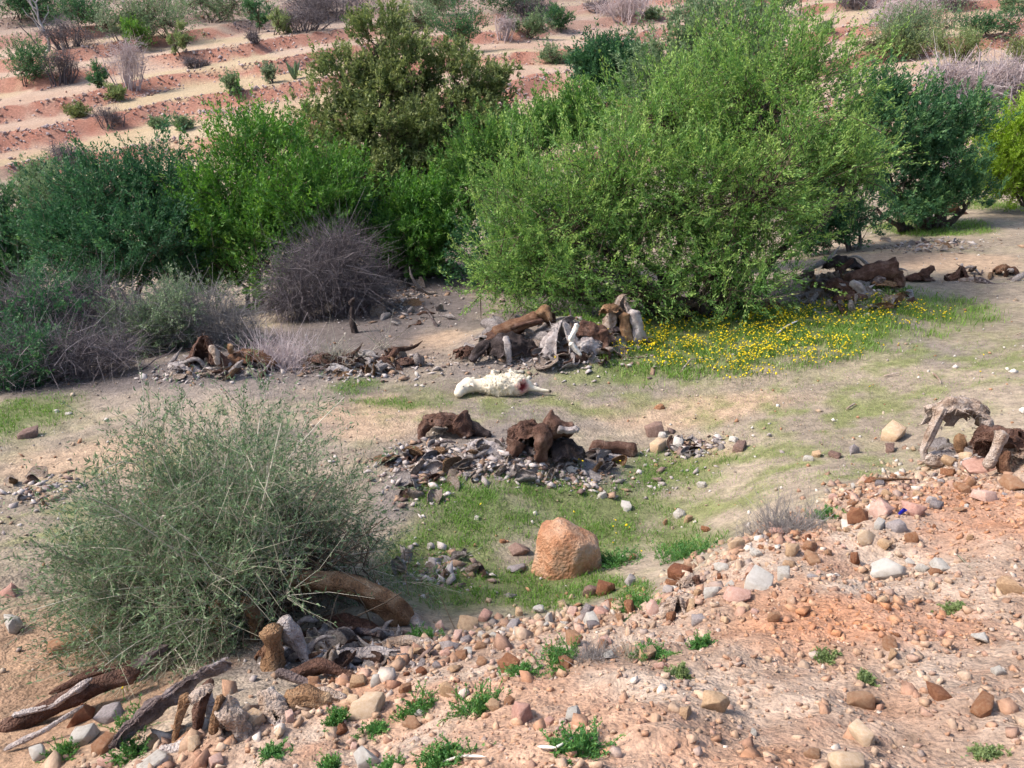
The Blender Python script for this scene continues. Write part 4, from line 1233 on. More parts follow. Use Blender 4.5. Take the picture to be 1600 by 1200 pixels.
def pebbles(X, Y, size, colors, rng, src, face, sink=.3, flat=1.0):
    n = len(X)
    Z = height(X, Y)
    base = np.array(src)[rng.integers(0, len(src), n)]
    tilt = rng.normal(size=(n, 2)) * .35
    V = base * size[:, None, None]
    V[..., 2] *= flat
    V = np.einsum('nij,nkj->nki', rot_z(rng.uniform(0, 6.28, n)), V)
    V[..., 2] += V[..., 0] * tilt[:, :1] + V[..., 1] * tilt[:, 1:]
    V += np.stack([X, Y, Z + size * sink * flat], -1)[:, None]
    k = V.shape[1]
    F = (face[None] + (np.arange(n) * k)[:, None, None]).reshape(-1, 3)
    return V.reshape(-1, 3), F, np.repeat(colors, k, 0)

PAL = np.array([(.37, .19, .11), (.43, .29, .195), (.50, .37, .27), (.40, .25, .195), (.30, .16, .11), (.28, .235, .22), (.60, .54, .48), (.45, .28, .18)])
def rubble():
    rng = np.random.default_rng(62)
    n = 38000
    Y = 1.5 + rng.uniform(0, 1, n) ** .75 * 7.5
    X = rng.uniform(-1, 1, n) * (.85 * Y + 1.2)
    rub = rubble_mask(X, Y)
    dens = fbm(np.stack([X * 1.8, Y * 1.8], -1), 3, 63)
    keep = rng.uniform(0, 1, n) < rub * np.clip(dens * 2.4 - .45, .12, 1)
    X, Y = X[keep], Y[keep]
    n = len(X)
    size = np.clip(.0085 * np.exp(rng.normal(0, .6, n)), .004, .034)
    colr = PAL[rng.choice(len(PAL), n, p=[.2, .22, .17, .14, .1, .08, .04, .05])] * rng.uniform(.75, 1.15, (n, 1))
    dust = soil_color(X, Y, base_height(X, Y))
    colr = colr * .58 + dust * .42
    terra = patch_mask(TERRA, X, Y, 6)
    colr = colr * (1 - .4 * terra[:, None]) + np.array([.45, .2, .09]) * .4 * terra[:, None]
    g = 16000
    gy = 1.6 + rng.uniform(0, 1, g) ** .8 * 6; gx = rng.uniform(-1, 1, g) * (.8 * gy + .6)
    kk = rng.uniform(0, 1, g) < rubble_mask(gx, gy)
    gx, gy = gx[kk], gy[kk]
    gc = PAL[rng.choice(len(PAL), len(gx), p=[.16, .24, .2, .14, .1, .08, .03, .05])] * rng.uniform(.7, 1.1, (len(gx), 1))
    gc = gc * .6 + soil_color(gx, gy, base_height(gx, gy)) * .4
    gp = pebbles(gx, gy, np.clip(.0065 * np.exp(rng.normal(0, .35, len(gx))), .003, .014) * (.6 + .12 * gy), gc, rng, OCTS, OF)
    a = pebbles(X, Y, size, colr, rng, BLOCKS, _CF, .12)
    v, f, c = join([a, gp])
    o = obj('rubble', new_mesh('rubble', v, f, colors=c), M['rubble'])
    tag(o, 'loose orange and tan rubble covering the near slope', 'rubble', kind='stuff')
rubble()

def rubble_edge():
    """larger broken stones packed along the crest of the slope and on the left bank"""
    rng = np.random.default_rng(64)
    n = 1700
    X = rng.uniform(-3.2, 5.6, n)
    Y = np.interp(X, *_edge) + rng.normal(-.12, .34, n)
    k = (Y > 2.0) & (np.abs(X) < .8 * Y + .5)
    X, Y = X[k], Y[k]
    n = len(X)
    size = np.clip(.019 * np.exp(rng.normal(0, .5, n)), .008, .055)
    colr = PAL[rng.choice(len(PAL), n, p=[.2, .18, .17, .14, .1, .1, .07, .04])] * rng.uniform(.75, 1.15, (n, 1))
    colr = colr * .65 + soil_color(X, Y, base_height(X, Y)) * .35
    v, f, c = pebbles(X, Y, size, colr, rng, BLOCKS, _CF, .15)
    o = obj('rubble', new_mesh('rubble_edge', v, f, colors=c), M['rubble'])
    tag(o, 'broken stones packed along the crest of the near slope', 'rubble', kind='stuff')
rubble_edge()

# ------------------------------------------------------------------ terrace banks faced with stones
def terrace_walls():
    rng = np.random.default_rng(70)
    n = 300000
    Y = rng.uniform(40, 100, n)
    X = rng.uniform(-1, 1, n) * (.72 * Y + 3)
    hb = base_height(X, Y)
    k, f, on, _ = hill_info(X, Y, hb)
    nz = fbm(np.stack([X * .22, Y * .22], -1), 3, 74)
    keep = (f > .66) & (f < 1.0) & (on > .6) & (rng.uniform(0, 1, n) < sstep(.44, .54, nz) * .36)
    X, Y, k = X[keep], Y[keep], k[keep]
    size = np.clip(.078 * np.exp(rng.normal(0, .4, len(X))), .04, .22)
    P = np.array([(.42, .32, .30), (.36, .26, .235), (.48, .38, .35), (.36, .2, .14), (.33, .26, .26)])
    colr = P[rng.integers(0, 5, len(X))] * rng.uniform(.75, 1.1, (len(X), 1))
    ks = np.unique(k)
    words = ['lowest', 'second lowest', 'third lowest', 'fourth lowest', 'fifth lowest', 'sixth lowest', 'seventh lowest', 'eighth lowest', 'ninth lowest', 'tenth lowest', 'eleventh lowest', 'twelfth lowest', 'thirteenth lowest', 'fourteenth lowest']
    ks = [q for q in ks if (k == q).sum() > 60]
    for j, q in enumerate(ks):
        m = k == q
        v, ff, c = pebbles(X[m], Y[m], size[m], colr[m], rng, OCTS, OF)
        o = obj('terrace_wall', new_mesh('terrace_wall', v, ff, colors=c), M['rubble'])
        w = words[min(j, len(words) - 1)]
        tag(o, f'rough pinkish stone facing of the {w} terrace bank on the hillside', 'wall', 'stone terraces of the hillside')
    # stones and clods lying on the treads, far too many to count
    n = 9000
    Y = rng.uniform(38, 100, n); X = rng.uniform(-1, 1, n) * (.72 * Y + 3)
    s2 = np.clip(.07 * np.exp(rng.normal(0, .5, n)), .03, .3)
    up = sstep(70, 84, Y)
    keep = rng.uniform(0, 1, n) < .10 + .7 * up
    c2 = P[rng.integers(0, 5, n)] * rng.uniform(.6, 1.15, (n, 1))
    v, ff, c = pebbles(X[keep], Y[keep], s2[keep], c2[keep], rng, OCTS, OF)
    tag(obj('scree', new_mesh('scree', v, ff, colors=c), M['rubble']), 'scattered stones over the far terraced hillside', 'stones', kind='stuff')
terrace_walls()

# ------------------------------------------------------------------ dried carcasses, hides and limbs
def shell(P, th, keep=None):
    """a grid of points (nu,nv,3) as a sheet of real thickness; keep (nu-1,nv-1) leaves holes"""
    nu, nv, _ = P.shape
    du = np.gradient(P, axis=0); dv = np.gradient(P, axis=1)
    nn = norm(np.cross(du, dv))
    A = P + nn * th / 2; B = P - nn * th / 2
    V = np.concatenate([A.reshape(-1, 3), B.reshape(-1, 3)])
    i = np.arange(nu * nv).reshape(nu, nv)
    if keep is None: keep = np.ones((nu - 1, nv - 1), bool)
    q = np.stack([i[:-1, :-1], i[1:, :-1], i[1:, 1:], i[:-1, 1:]], -1)[keep]
    o = nu * nv
    faces = [q, q[:, ::-1] + o]
    # rims
    pad = np.zeros((nu + 1, nv + 1), bool); pad[1:-1, 1:-1] = keep
    def rim(mask, a, b):
        a, b = a[mask], b[mask]
        return np.stack([a, b, b + o, a + o], -1)
    k = pad[1:-1, 1:-1]
    faces += [rim(k & ~pad[:-2, 1:-1], i[:-1, :-1], i[:-1, 1:]), rim(k & ~pad[2:, 1:-1], i[1:, :-1], i[1:, 1:]),
              rim(k & ~pad[1:-1, :-2], i[:-1, :-1], i[1:, :-1]), rim(k & ~pad[1:-1, 2:], i[:-1, 1:], i[1:, 1:])]
    return V, np.concatenate([f for f in faces if len(f)])

def arch_part(L, W, H, seed, front=.75, back=1.0, ragged=.25, holes=.0, sag=.0, nu=32, nv=22, wob=.12, taper=(.55, .5)):
    """half-pipe of stiff dried hide, length along x, its open side towards -y raised by `front` < 1"""
    u = np.linspace(0, 1, nu)[:, None] * np.ones((1, nv)); v = np.ones((nu, 1)) * np.linspace(-1, 1, nv)[None]
    rg = (vnoise(np.stack([u * 7 + seed, np.sign(v) * 3], -1), seed) - .5) * ragged
    ang = np.where(v < 0, v * front, v * back) * (1 + rg) * np.pi / 2
    prof = taper[0] + (1 - taper[0]) * np.sin(np.pi * np.clip(u * 1.0, 0, 1)) ** .7
    prof = prof * (1 - (1 - taper[1]) * u ** 2)
    P = np.stack([L * (u - .5) * (1 + .06 * np.sin(v * 5 + seed)), np.sin(ang) * W * prof, np.cos(ang) * H * prof - sag * np.sin(np.pi * u) * H], -1)
    s = max(W, H)
    nz = np.stack([fbm(P / s * 2.2 + seed * 3.1 + k * 11, 4, seed + k) - .5 for k in range(3)], -1)
    P = P + nz * wob * 3 * s
    fold = (fbm(np.stack([u * 2.5, v * 7.0], -1) + seed, 3, seed + 9) - .5) * .34 + np.sin(u * L / s * 16 + seed) * .02
    P = P + (fold * s)[..., None] * np.stack([0 * u, np.sin(ang), np.cos(ang)], -1)
    keep = None
    if holes:
        m = fbm(np.stack([u * 5, v * 2.2], -1) + seed, 3, seed + 5)
        keep = (m[:-1, :-1] > np.quantile(m, holes))
        keep[:, nv // 2 - 3:nv // 2 + 3] = True
    return shell(P, .03 * s, keep)

def limb_part(pts, r0, r1, seed, sides=16, K=30, flat=.75, knob=.25):
    """stiff shrivelled limb or log along points"""
    pts = np.array(pts, float)
    d = np.concatenate([[0], np.cumsum(np.linalg.norm(np.diff(pts, axis=0), axis=1))]); d /= d[-1]
    t = np.linspace(0, 1, K)
    path = np.stack([np.interp(t, d, pts[:, k]) for k in range(3)], -1)
    for _ in range(3):
        path[1:-1] = .25 * path[:-2] + .5 * path[1:-1] + .25 * path[2:]
    R = r0 + (r1 - r0) * t
    R = R * (1 + knob * (vnoise(np.stack([t * 2.6 + seed, t * 0], -1), seed) - .5) * 2)
    jag = np.random.default_rng(seed).uniform(.7, 1.2, 6)
    R[:3] *= np.array([.22, .62, .88]) * jag[:3]; R[-3:] *= np.array([.85, .58, .18]) * jag[3:]
    v, q = tubes(path[None], R[None], sides)
    c = np.repeat(path, sides, 0)
    o = v - c
    an = np.tile(np.linspace(0, 2 * np.pi, sides, endpoint=False), K); tt = np.repeat(t, sides)
    wr = fbm(np.stack([np.cos(an) * 2.6, np.sin(an) * 2.6, tt * 2.2], -1) + seed, 3, seed)
    lf = fbm(v / max(r0, r1) * .45 + seed, 3, seed + 2)
    v = c + o * (1 + (wr - .5) * 1.5 + (lf - .5) * .7)[:, None]
    # end caps
    n0, n1 = len(v), len(v) + 1
    v = np.concatenate([v, path[:1], path[-1:]])
    a = np.arange(sides)
    f0 = np.stack([np.roll(a, -1), a, np.full(sides, n0)], -1)
    b = a + (K - 1) * sides
    f1 = np.stack([b, np.roll(b, -1), np.full(sides, n1)], -1)
    return v, [q, np.concatenate([f0, f1])]

def tent_part(W, H, seed, folds=5, nu=40, nv=22, open_front=.35):
    """a hide draped over a point like a collapsed tent"""
    a0, a1 = -np.pi / 2 + open_front, 1.5 * np.pi - open_front
    u = np.linspace(a0, a1, nu)[:, None] * np.ones((1, nv)); v = np.ones((nu, 1)) * np.linspace(.04, 1, nv)[None]
    rg = 1 + (vnoise(np.stack([u * 2 + seed, u * 0], -1), seed) - .5) * .5
    r = W * (v ** .85) * (1 + .24 * np.sin(u * folds + seed) * v) * rg
    z = H * (1 - v ** 1.15 * rg)
    P = np.stack([np.cos(u) * r, np.sin(u) * r * .7, z], -1)
    s = max(W, H)
    nz = np.stack([fbm(P / s * 2.4 + seed * 1.7 + k * 9, 4, seed + k) - .5 for k in range(3)], -1)
    return shell(P + nz * .3 * s, .035 * s)

def transform(v, off, yaw=0, pitch=0, rollx=0):
    m = np.array(Euler((rollx, pitch, yaw)).to_matrix())
    return v @ m.T + np.array(off)

def carcass(label, px, py, parts, name='carcass', category='carcass', group=None, sink=.02):
    """parts: (part name, material, kind, args) in photograph pixels relative to the foot (x right, y away, z up)"""
    b = ground(px, py); s = mpp(b)
    root = thing(name, label, category, b, group)
    for j, (pn, mt, kd, a) in enumerate(parts):
        seed = int(px + py * 3 + j * 7) % 997
        if kd == 'arch':
            v, f = arch_part(a['L'] * s, a['W'] * s, a['H'] * s, seed, **{k: a[k] for k in ('front', 'back', 'ragged', 'holes', 'sag', 'wob', 'taper') if k in a})
            f = [f]
        elif kd == 'limb':
            v, f = limb_part(np.array(a['pts'], float) * s, a['r'][0] * s, a['r'][1] * s, seed, knob=a.get('knob', .25))
        elif kd == 'tent':
            v, f = tent_part(a['W'] * s, a['H'] * s, seed, a.get('folds', 5), open_front=a.get('open', .35))
            f = [f]
        v = transform(v, np.array(a.get('off', (0, 0, 0)), float) * s + np.array([0, 0, -sink]), math.radians(a.get('yaw', 0)), math.radians(a.get('pitch', 0)), math.radians(a.get('roll', 0)))
        o = obj(pn, new_mesh(pn, v, f, True), M[mt], root)
        if kd in ('arch', 'tent'):
            r = np.random.default_rng(seed)
            k = 420
            st = v[r.integers(0, len(v), k)]
            ln = (a.get('W', 20) * s) * r.uniform(.08, .34, k) * np.where(r.random(k) < .12, 2.2, 1)
            d = norm(r.normal(size=(k, 3)) * np.array([1, 1, .6]) + np.array([0, -.25, -.55]))
            sd = norm(np.cross(d, r.normal(size=(k, 3)))) * (s * r.uniform(.4, 1.0, k))[:, None]
            hv = np.stack([st + sd, st - sd, st + d * ln[:, None]], 1).reshape(-1, 3)
            hv[:, 2] = np.maximum(hv[:, 2], height(hv[:, 0] + b[0], hv[:, 1] + b[1]) - b[2] + .004)
            hq = np.arange(k * 3).reshape(k, 3)
            tag(obj('fur', new_mesh('fur', hv, hq), M[mt], o), kind='stuff')
    return root

HB, HK, HG, HP, HT, HR, BN = 'hide_brown', 'hide_black', 'hide_grey', 'hide_pale', 'hide_tan', 'hide_rust', 'bone'
G_C = 'dried carcasses on the dump'
carcass('dark brown dried carcass with hollow belly, left of the two in mid picture', 702, 684, [
    ('hide', HB, 'arch', dict(L=92, W=34, H=36, front=.55, yaw=-4, off=(0, 14, 4), holes=.08)),
    ('rump', HB, 'limb', dict(pts=[(8, 10, 30), (22, 6, 20), (30, 2, 2)], r=(17, 12))),
    ('leg', HB, 'limb', dict(pts=[(-30, 8, 28), (-42, 2, 12), (-44, -4, -2)], r=(9, 6))),
    ('tail_end', HK, 'limb', dict(pts=[(25, 12, 20), (50, 8, 8), (66, 4, 4)], r=(14, 6)))], group=G_C)
carcass('large dark brown dried carcass with gaping cavity, right of the two in mid picture', 846, 716, [
    ('hide', HB, 'arch', dict(L=78, W=44, H=58, front=.5, yaw=8, off=(-14, 20, 4), wob=.13)),
    ('leg', HB, 'limb', dict(pts=[(-2, -6, 64), (2, -14, 40), (-4, -16, 2)], r=(12, 10))),
    ('neck', HB, 'limb', dict(pts=[(2, 6, 62), (26, 4, 52), (52, 4, 48)], r=(16, 10))),
    ('hide_flap', HK, 'arch', dict(L=58, W=26, H=40, front=.75, yaw=14, off=(40, 4, -2))),
    ('bone', HG, 'limb', dict(pts=[(22, -8, 56), (40, -8, 52), (58, -6, 54)], r=(6, 5))),
    ('leg', HB, 'limb', dict(pts=[(-40, 0, 34), (-46, -8, 18), (-50, -10, -2)], r=(14, 8)))], group=G_C)
carcass('grey torn hide lying between the two dark carcasses in mid picture', 762, 706, [
    ('hide', HG, 'arch', dict(L=66, W=20, H=24, front=.9, yaw=-10, off=(0, 6, -4), holes=.15)),
    ('shred', HG, 'limb', dict(pts=[(-26, -4, 18), (-16, -8, 4), (-8, -12, -4)], r=(5, 3)))], name='hide', category='hide', group=G_C)
carcass('brown roll of hide right of the gaping carcass', 962, 712, [
    ('hide', HB, 'limb', dict(pts=[(-42, 0, 10), (0, 4, 15), (34, 0, 8)], r=(14, 12))),
    ('hide_flap', HG, 'arch', dict(L=60, W=16, H=14, yaw=6, off=(-10, -8, -2), holes=.2))], name='hide', category='hide', group=G_C)
carcass('bleached arching carcass shell standing at the right beside the heap', 1492, 716, [
    ('hide', HP, 'arch', dict(L=86, W=34, H=60, front=.42, back=.9, yaw=-6, off=(4, 18, 34), holes=.12, taper=(.7, .9))),
    ('leg', HP, 'limb', dict(pts=[(-26, 8, 86), (-40, 2, 54), (-54, -2, 16), (-46, -6, -4)], r=(7, 6))),
    ('rib', HT, 'limb', dict(pts=[(-2, -2, 46), (2, -6, 24), (16, -8, 4)], r=(9, 6))),
    ('leg', HP, 'limb', dict(pts=[(40, 8, 74), (42, 2, 40), (30, -6, 10), (40, -12, -6)], r=(8, 8))),
    ('skin', HG, 'arch', dict(L=70, W=18, H=20, yaw=8, off=(-12, 2, -4), holes=.2)),
    ('hoof_end', HP, 'limb', dict(pts=[(-50, -4, 8), (-40, -10, 2), (-24, -14, 0)], r=(8, 6)))], group=G_C)
carcass('brown and white torn hide cut by the right edge', 1580, 732, [
    ('hide', HB, 'arch', dict(L=110, W=36, H=62, front=.6, yaw=-30, off=(8, 16, 6), holes=.06)),
    ('skin', HP, 'limb', dict(pts=[(-26, 0, 68), (-34, -6, 40), (-44, -8, 6)], r=(9, 7))),
    ('skin', HP, 'arch', dict(L=60, W=14, H=16, yaw=-28, off=(18, -10, 24), holes=.15)),
    ('bone', BN, 'limb', dict(pts=[(-4, 4, 100), (18, 2, 94), (46, 0, 84)], r=(6, 5))),
    ('leg', HR, 'limb', dict(pts=[(-20, -4, 40), (-22, -10, 20), (-18, -14, 0)], r=(9, 7)))], group=G_C)
# heap behind the sheep
carcass('long reddish-brown dried carcass lying on top of the heap behind the sheep', 815, 535, [
    ('hide', HR, 'limb', dict(pts=[(-50, 0, 14), (-10, 4, 28), (30, 8, 42)], r=(10, 13))),
    ('neck', HT, 'limb', dict(pts=[(26, 6, 42), (36, 4, 52), (46, 0, 36)], r=(8, 6))),
    ('leg', HB, 'limb', dict(pts=[(-20, -6, 26), (4, -10, 34), (34, -10, 40)], r=(4, 3))),
    ('leg', HB, 'limb', dict(pts=[(-40, -4, 16), (-52, -8, 4), (-56, -10, -4)], r=(8, 5)))], group=G_C)
carcass('black stiff carcass with a grey leg in front of the heap behind the sheep', 805, 560, [
    ('hide', HK, 'arch', dict(L=90, W=26, H=44, front=.8, yaw=14, off=(0, 10, 0))),
    ('leg', HG, 'limb', dict(pts=[(-14, -6, 40), (-12, -12, 18), (-8, -14, -2)], r=(6, 5))),
    ('leg', HK, 'limb', dict(pts=[(-40, 0, 30), (-58, -6, 14), (-70, -10, 0)], r=(9, 5)))], group=G_C)
carcass('tent-like stiff pale hide standing upright at the right end of the heap', 972, 530, [
    ('hide', HP, 'tent', dict(W=36, H=74, folds=5, open=.5, off=(0, 8, 0))),
    ('leg', HT, 'limb', dict(pts=[(-2, -14, 48), (2, -18, 24), (8, -20, 0)], r=(8, 6))),
    ('leg', HG, 'limb', dict(pts=[(10, -12, 52), (20, -14, 26), (20, -16, -2)], r=(9, 6))),
    ('hide_flap', HT, 'arch', dict(L=38, W=15, H=16, yaw=40, off=(-18, -10, 46)))], name='hide', category='hide', group=G_C)
carcass('crumpled pale grey hide in the middle of the heap behind the sheep', 878, 552, [
    ('hide', HG, 'tent', dict(W=40, H=52, folds=7, off=(0, 8, 0))),
    ('bone', BN, 'limb', dict(pts=[(22, -16, 54), (14, -20, 34), (10, -22, 26)], r=(4, 3))),
    ('bone', BN, 'limb', dict(pts=[(10, -24, 26), (20, -26, 14), (28, -28, 6)], r=(4, 3)))], name='hide', category='hide', group=G_C)
carcass('dark brown folded hide left of the tent-like hide in the heap', 925, 545, [
    ('hide', HB, 'arch', dict(L=70, W=26, H=46, front=.7, yaw=-8, off=(0, 14, 0))),
    ('hide_flap', HG, 'arch', dict(L=44, W=18, H=26, front=.9, yaw=20, off=(-4, -6, -2))),
    ('leg', HB, 'limb', dict(pts=[(14, -2, 34), (22, -8, 16), (20, -12, -2)], r=(7, 4)))], name='hide', category='hide', group=G_C)
carcass('low brown hide at the left foot of the heap behind the sheep', 735, 560, [
    ('hide', HB, 'arch', dict(L=50, W=18, H=26, front=.8, yaw=20, off=(0, 6, -2), holes=.12)),
    ('leg', HG, 'limb', dict(pts=[(6, -6, 18), (10, -10, 6), (8, -14, -2)], r=(6, 4)))], name='hide', category='hide', group=G_C)
# row right of the largest tree
carcass('black rounded carcass under the right branches of the largest tree', 1322, 424, [
    ('hide', HK, 'arch', dict(L=58, W=20, H=26, front=.7, off=(0, 8, 0))),
    ('leg', HB, 'limb', dict(pts=[(-16, -6, 0), (-4, -8, 14), (6, -6, 22)], r=(7, 4)))], group=G_C)
carcass('thick brown log-shaped carcass right of the largest tree', 1366, 444, [
    ('hide', HB, 'limb', dict(pts=[(-46, 0, 8), (0, 4, 22), (36, 4, 24)], r=(13, 17))),
    ('leg', HB, 'limb', dict(pts=[(30, 0, 20), (38, -4, 8), (36, -8, -2)], r=(10, 6))),
    ('hide_flap', HT, 'arch', dict(L=46, W=12, H=12, yaw=10, off=(14, -10, -1)))], group=G_C)
carcass('brown carcass shell with a round dark opening right of the largest tree', 1318, 468, [
    ('hide', HB, 'arch', dict(L=52, W=22, H=34, front=.55, yaw=-30, off=(0, 8, 0))),
    ('leg', HG, 'limb', dict(pts=[(6, -2, 30), (22, -4, 20), (36, -6, 4)], r=(7, 5))),
    ('skin', HB, 'limb', dict(pts=[(-20, -6, 2), (6, -10, 8), (34, -8, 4)], r=(8, 9)))], group=G_C)
carcass('dark hide piece with upturned end right of the log-shaped carcass', 1438, 440, [
    ('hide', HB, 'arch', dict(L=44, W=13, H=14, yaw=8, off=(0, 4, 0))),
    ('leg', HB, 'limb', dict(pts=[(-4, -2, 8), (10, 0, 18), (18, 0, 26)], r=(7, 4)))], name='hide', category='hide', group=G_C)
carcass('small brown hide lump with pale edge near the right side path', 1508, 438, [
    ('hide', HB, 'tent', dict(W=16, H=24, folds=4, off=(-8, 2, 0))),
    ('hide_flap', HP, 'arch', dict(L=44, W=9, H=9, yaw=4, off=(6, -4, -1)))], name='hide', category='hide', group=G_C)
carcass('rusty hide scrap standing farthest right in the row by the path', 1572, 430, [
    ('hide', HR, 'arch', dict(L=36, W=13, H=18, front=.6, off=(0, 4, 0), holes=.15)),
    ('skin', HB, 'limb', dict(pts=[(4, -2, 14), (12, -4, 8), (16, -5, 0)], r=(4, 3)))], name='hide', category='hide', group=G_C)
carcass('orange-brown arched hide at the foot of the largest tree above the flowers', 1160, 486, [
    ('hide', HR, 'arch', dict(L=58, W=22, H=30, front=.5, off=(0, 8, 0))),
    ('skin', HT, 'arch', dict(L=48, W=14, H=20, front=.8, yaw=14, off=(50, 4, 0), holes=.12))], group=G_C)
carcass('long pale brown carcass like a log behind the bright grass at right', 1452, 338, [
    ('hide', HT, 'limb', dict(pts=[(-44, 0, 2), (-10, 2, 12), (20, 2, 17), (44, 2, 14)], r=(6, 10))),
    ('leg', HB, 'limb', dict(pts=[(36, 0, 12), (52, -2, 6), (60, -4, 0)], r=(6, 3))),
    ('skin', HG, 'arch', dict(L=60, W=8, H=8, off=(-14, -6, -1), holes=.2))], group=G_C)
# left row
carcass('brown peaked carcass behind the foreground bush at left', 322, 575, [
    ('hide', HB, 'tent', dict(W=36, H=54, folds=4, open=.6, off=(0, 6, 0))),
    ('leg', HP, 'limb', dict(pts=[(12, -6, 40), (22, -10, 30), (24, -12, 10)], r=(5, 4))),
    ('skin', HG, 'arch', dict(L=50, W=14, H=18, off=(-30, -6, -2), holes=.2))], group=G_C)
carcass('flat brown carcass right of the peaked one at left', 395, 572, [
    ('hide', HR, 'arch', dict(L=70, W=22, H=30, front=.7, off=(0, 6, 0))),
    ('leg', HT, 'limb', dict(pts=[(-28, -4, 24), (-30, -6, 30), (-28, -8, 40)], r=(4, 3)))], group=G_C)
carcass('brown shredded hide at the left of the ragged row behind the foreground bush', 512, 576, [
    ('hide', HB, 'arch', dict(L=64, W=18, H=26, front=.65, yaw=6, off=(0, 6, 0), holes=.15)),
    ('skin', HG, 'arch', dict(L=50, W=12, H=16, yaw=-10, off=(14, -8, -2), holes=.25))], name='hide', category='hide', group=G_C)
carcass('small dark upturned hide at the right of the ragged row behind the foreground bush', 612, 568, [
    ('hide', HB, 'limb', dict(pts=[(-22, 0, 4), (0, 2, 12), (10, 2, 26)], r=(7, 6))),
    ('skin', HB, 'arch', dict(L=40, W=10, H=14, yaw=10, off=(26, 0, -1)))], name='hide', category='hide', group=G_C)
carcass('upright dark stump of a leg in the shade by the leafless bush', 556, 520, [
    ('hide', HK, 'limb', dict(pts=[(0, 0, -4), (-4, 0, 20), (-3, 0, 44)], r=(6, 3))),
    ('hoof', HK, 'limb', dict(pts=[(-4, 0, 46), (-2, -2, 54), (2, -2, 58)], r=(5, 3)))], name='dried_limb', category='carcass', group=G_C)
# foreground
carcass('hollow dark hide like a log leaning on the rubble at the bottom left', 275, 1160, [
    ('hide', 'hide_log', 'arch', dict(L=190, W=30, H=44, front=.15, back=1.1, yaw=34, pitch=-24, off=(-4, 34, 36), taper=(.75, .9), wob=.13)),
    ('rib', HB, 'limb', dict(pts=[(60, 20, 110), (40, 6, 60), (30, -4, 8)], r=(9, 6))),
    ('rib', HT, 'limb', dict(pts=[(20, 20, 84), (6, 4, 44), (0, -8, 4)], r=(8, 5))),
    ('skin', HP, 'arch', dict(L=36, W=16, H=12, yaw=36, pitch=-24, off=(52, 2, 96))),
    ('leg', HG, 'limb', dict(pts=[(-10, -22, 6), (10, -24, 14), (40, -22, 22)], r=(14, 9)))], name='hide', category='hide', group='hides in the left foreground')
carcass('pale striped hide bent into an arch right of the hollow dark hide', 366, 1150, [
    ('hide', HP, 'arch', dict(L=40, W=34, H=76, front=.95, back=.95, yaw=62, off=(0, 12, -4))),
    ('skin', HT, 'limb', dict(pts=[(-14, 8, 78), (-24, 0, 50), (-30, -8, 16)], r=(8, 6)))], name='hide', category='hide', group='hides in the left foreground')
carcass('whitish crumpled hide right of the pale arch in the foreground', 425, 1125, [
    ('hide', HP, 'arch', dict(L=78, W=22, H=30, yaw=-50, pitch=18, off=(0, 14, 8), holes=.1)),
    ('skin', HG, 'limb', dict(pts=[(10, -6, 10), (22, -12, 4), (34, -16, -2)], r=(8, 6)))], name='hide', category='hide', group='hides in the left foreground')
carcass('orange-brown torn hide chunk hanging under the foreground bush', 428, 1040, [
    ('hide', HT, 'limb', dict(pts=[(0, 0, 80), (6, -4, 40), (-4, -8, 0)], r=(13, 18))),
    ('skin', HR, 'arch', dict(L=50, W=14, H=20, yaw=60, off=(-6, 10, 20)))], name='hide', category='hide', group='hides in the left foreground')
carcass('grey-brown stiff leg leaning right of the orange-brown chunk', 474, 1035, [
    ('leg', HG, 'limb', dict(pts=[(-28, 6, 84), (-6, 0, 44), (12, -6, 4)], r=(12, 9))),
    ('hoof', HT, 'limb', dict(pts=[(10, -4, 10), (13, -8, 0), (14, -10, -6)], r=(8, 6)))], name='dried_limb', category='carcass', group='hides in the left foreground')
carcass('tan strip of hide hanging at the front of the foreground bush', 346, 1010, [
    ('hide', HT, 'limb', dict(pts=[(0, 6, 84), (-2, 0, 44), (4, -6, 0)], r=(9, 7)))], name='hide', category='hide', group='hides in the left foreground')
carcass('thick curved brown limb with pale tip bending to the ground right of the foreground bush', 640, 972, [
    ('limb', HT, 'limb', dict(pts=[(-185, -6, 84), (-120, -24, 92), (-60, -22, 70), (-18, -10, 34), (2, -8, 2)], r=(19, 15), knob=.12)),
    ('tip', HP, 'limb', dict(pts=[(-14, 2, 32), (4, -6, 12), (14, -10, -2)], r=(14, 10)))], name='limb', category='limb', group='hides in the left foreground')
carcass('flat dark grey roll of hide on the ground below the curved limb', 590, 1030, [
    ('hide', HG, 'limb', dict(pts=[(-60, 0, 10), (0, 2, 14), (48, 0, 8)], r=(14, 10))),
    ('hide_flap', HK, 'arch', dict(L=80, W=20, H=18, yaw=4, off=(-40, -10, -4), holes=.2))], name='hide', category='hide', group='hides in the left foreground')
carcass('brownish hollow hide under the foreground bush beside the grey roll', 545, 985, [
    ('hide', HB, 'arch', dict(L=90, W=26, H=26, yaw=-6, off=(0, 8, -2))),
    ('skin', HP, 'limb', dict(pts=[(-34, -8, 22), (-26, -12, 10), (-30, -16, -2)], r=(9, 6)))], name='hide', category='hide', group='hides in the left foreground')
carcass('reddish hide bundle caught inside the foreground bush', 262, 860, [
    ('hide', HR, 'limb', dict(pts=[(-14, 0, 110), (0, 0, 70), (10, -4, 26)], r=(20, 24))),
    ('skin', HB, 'arch', dict(L=60, W=20, H=24, yaw=30, off=(10, 6, 0)))], name='hide', category='hide', group='hides in the left foreground')
carcass('tan pinkish hide lying on the slope at the front of the rubble', 445, 1105, [
    ('hide', HT, 'limb', dict(pts=[(0, 0, 10), (34, 4, 22), (74, 2, 12)], r=(14, 12)))], name='hide', category='hide', group='hides in the left foreground')
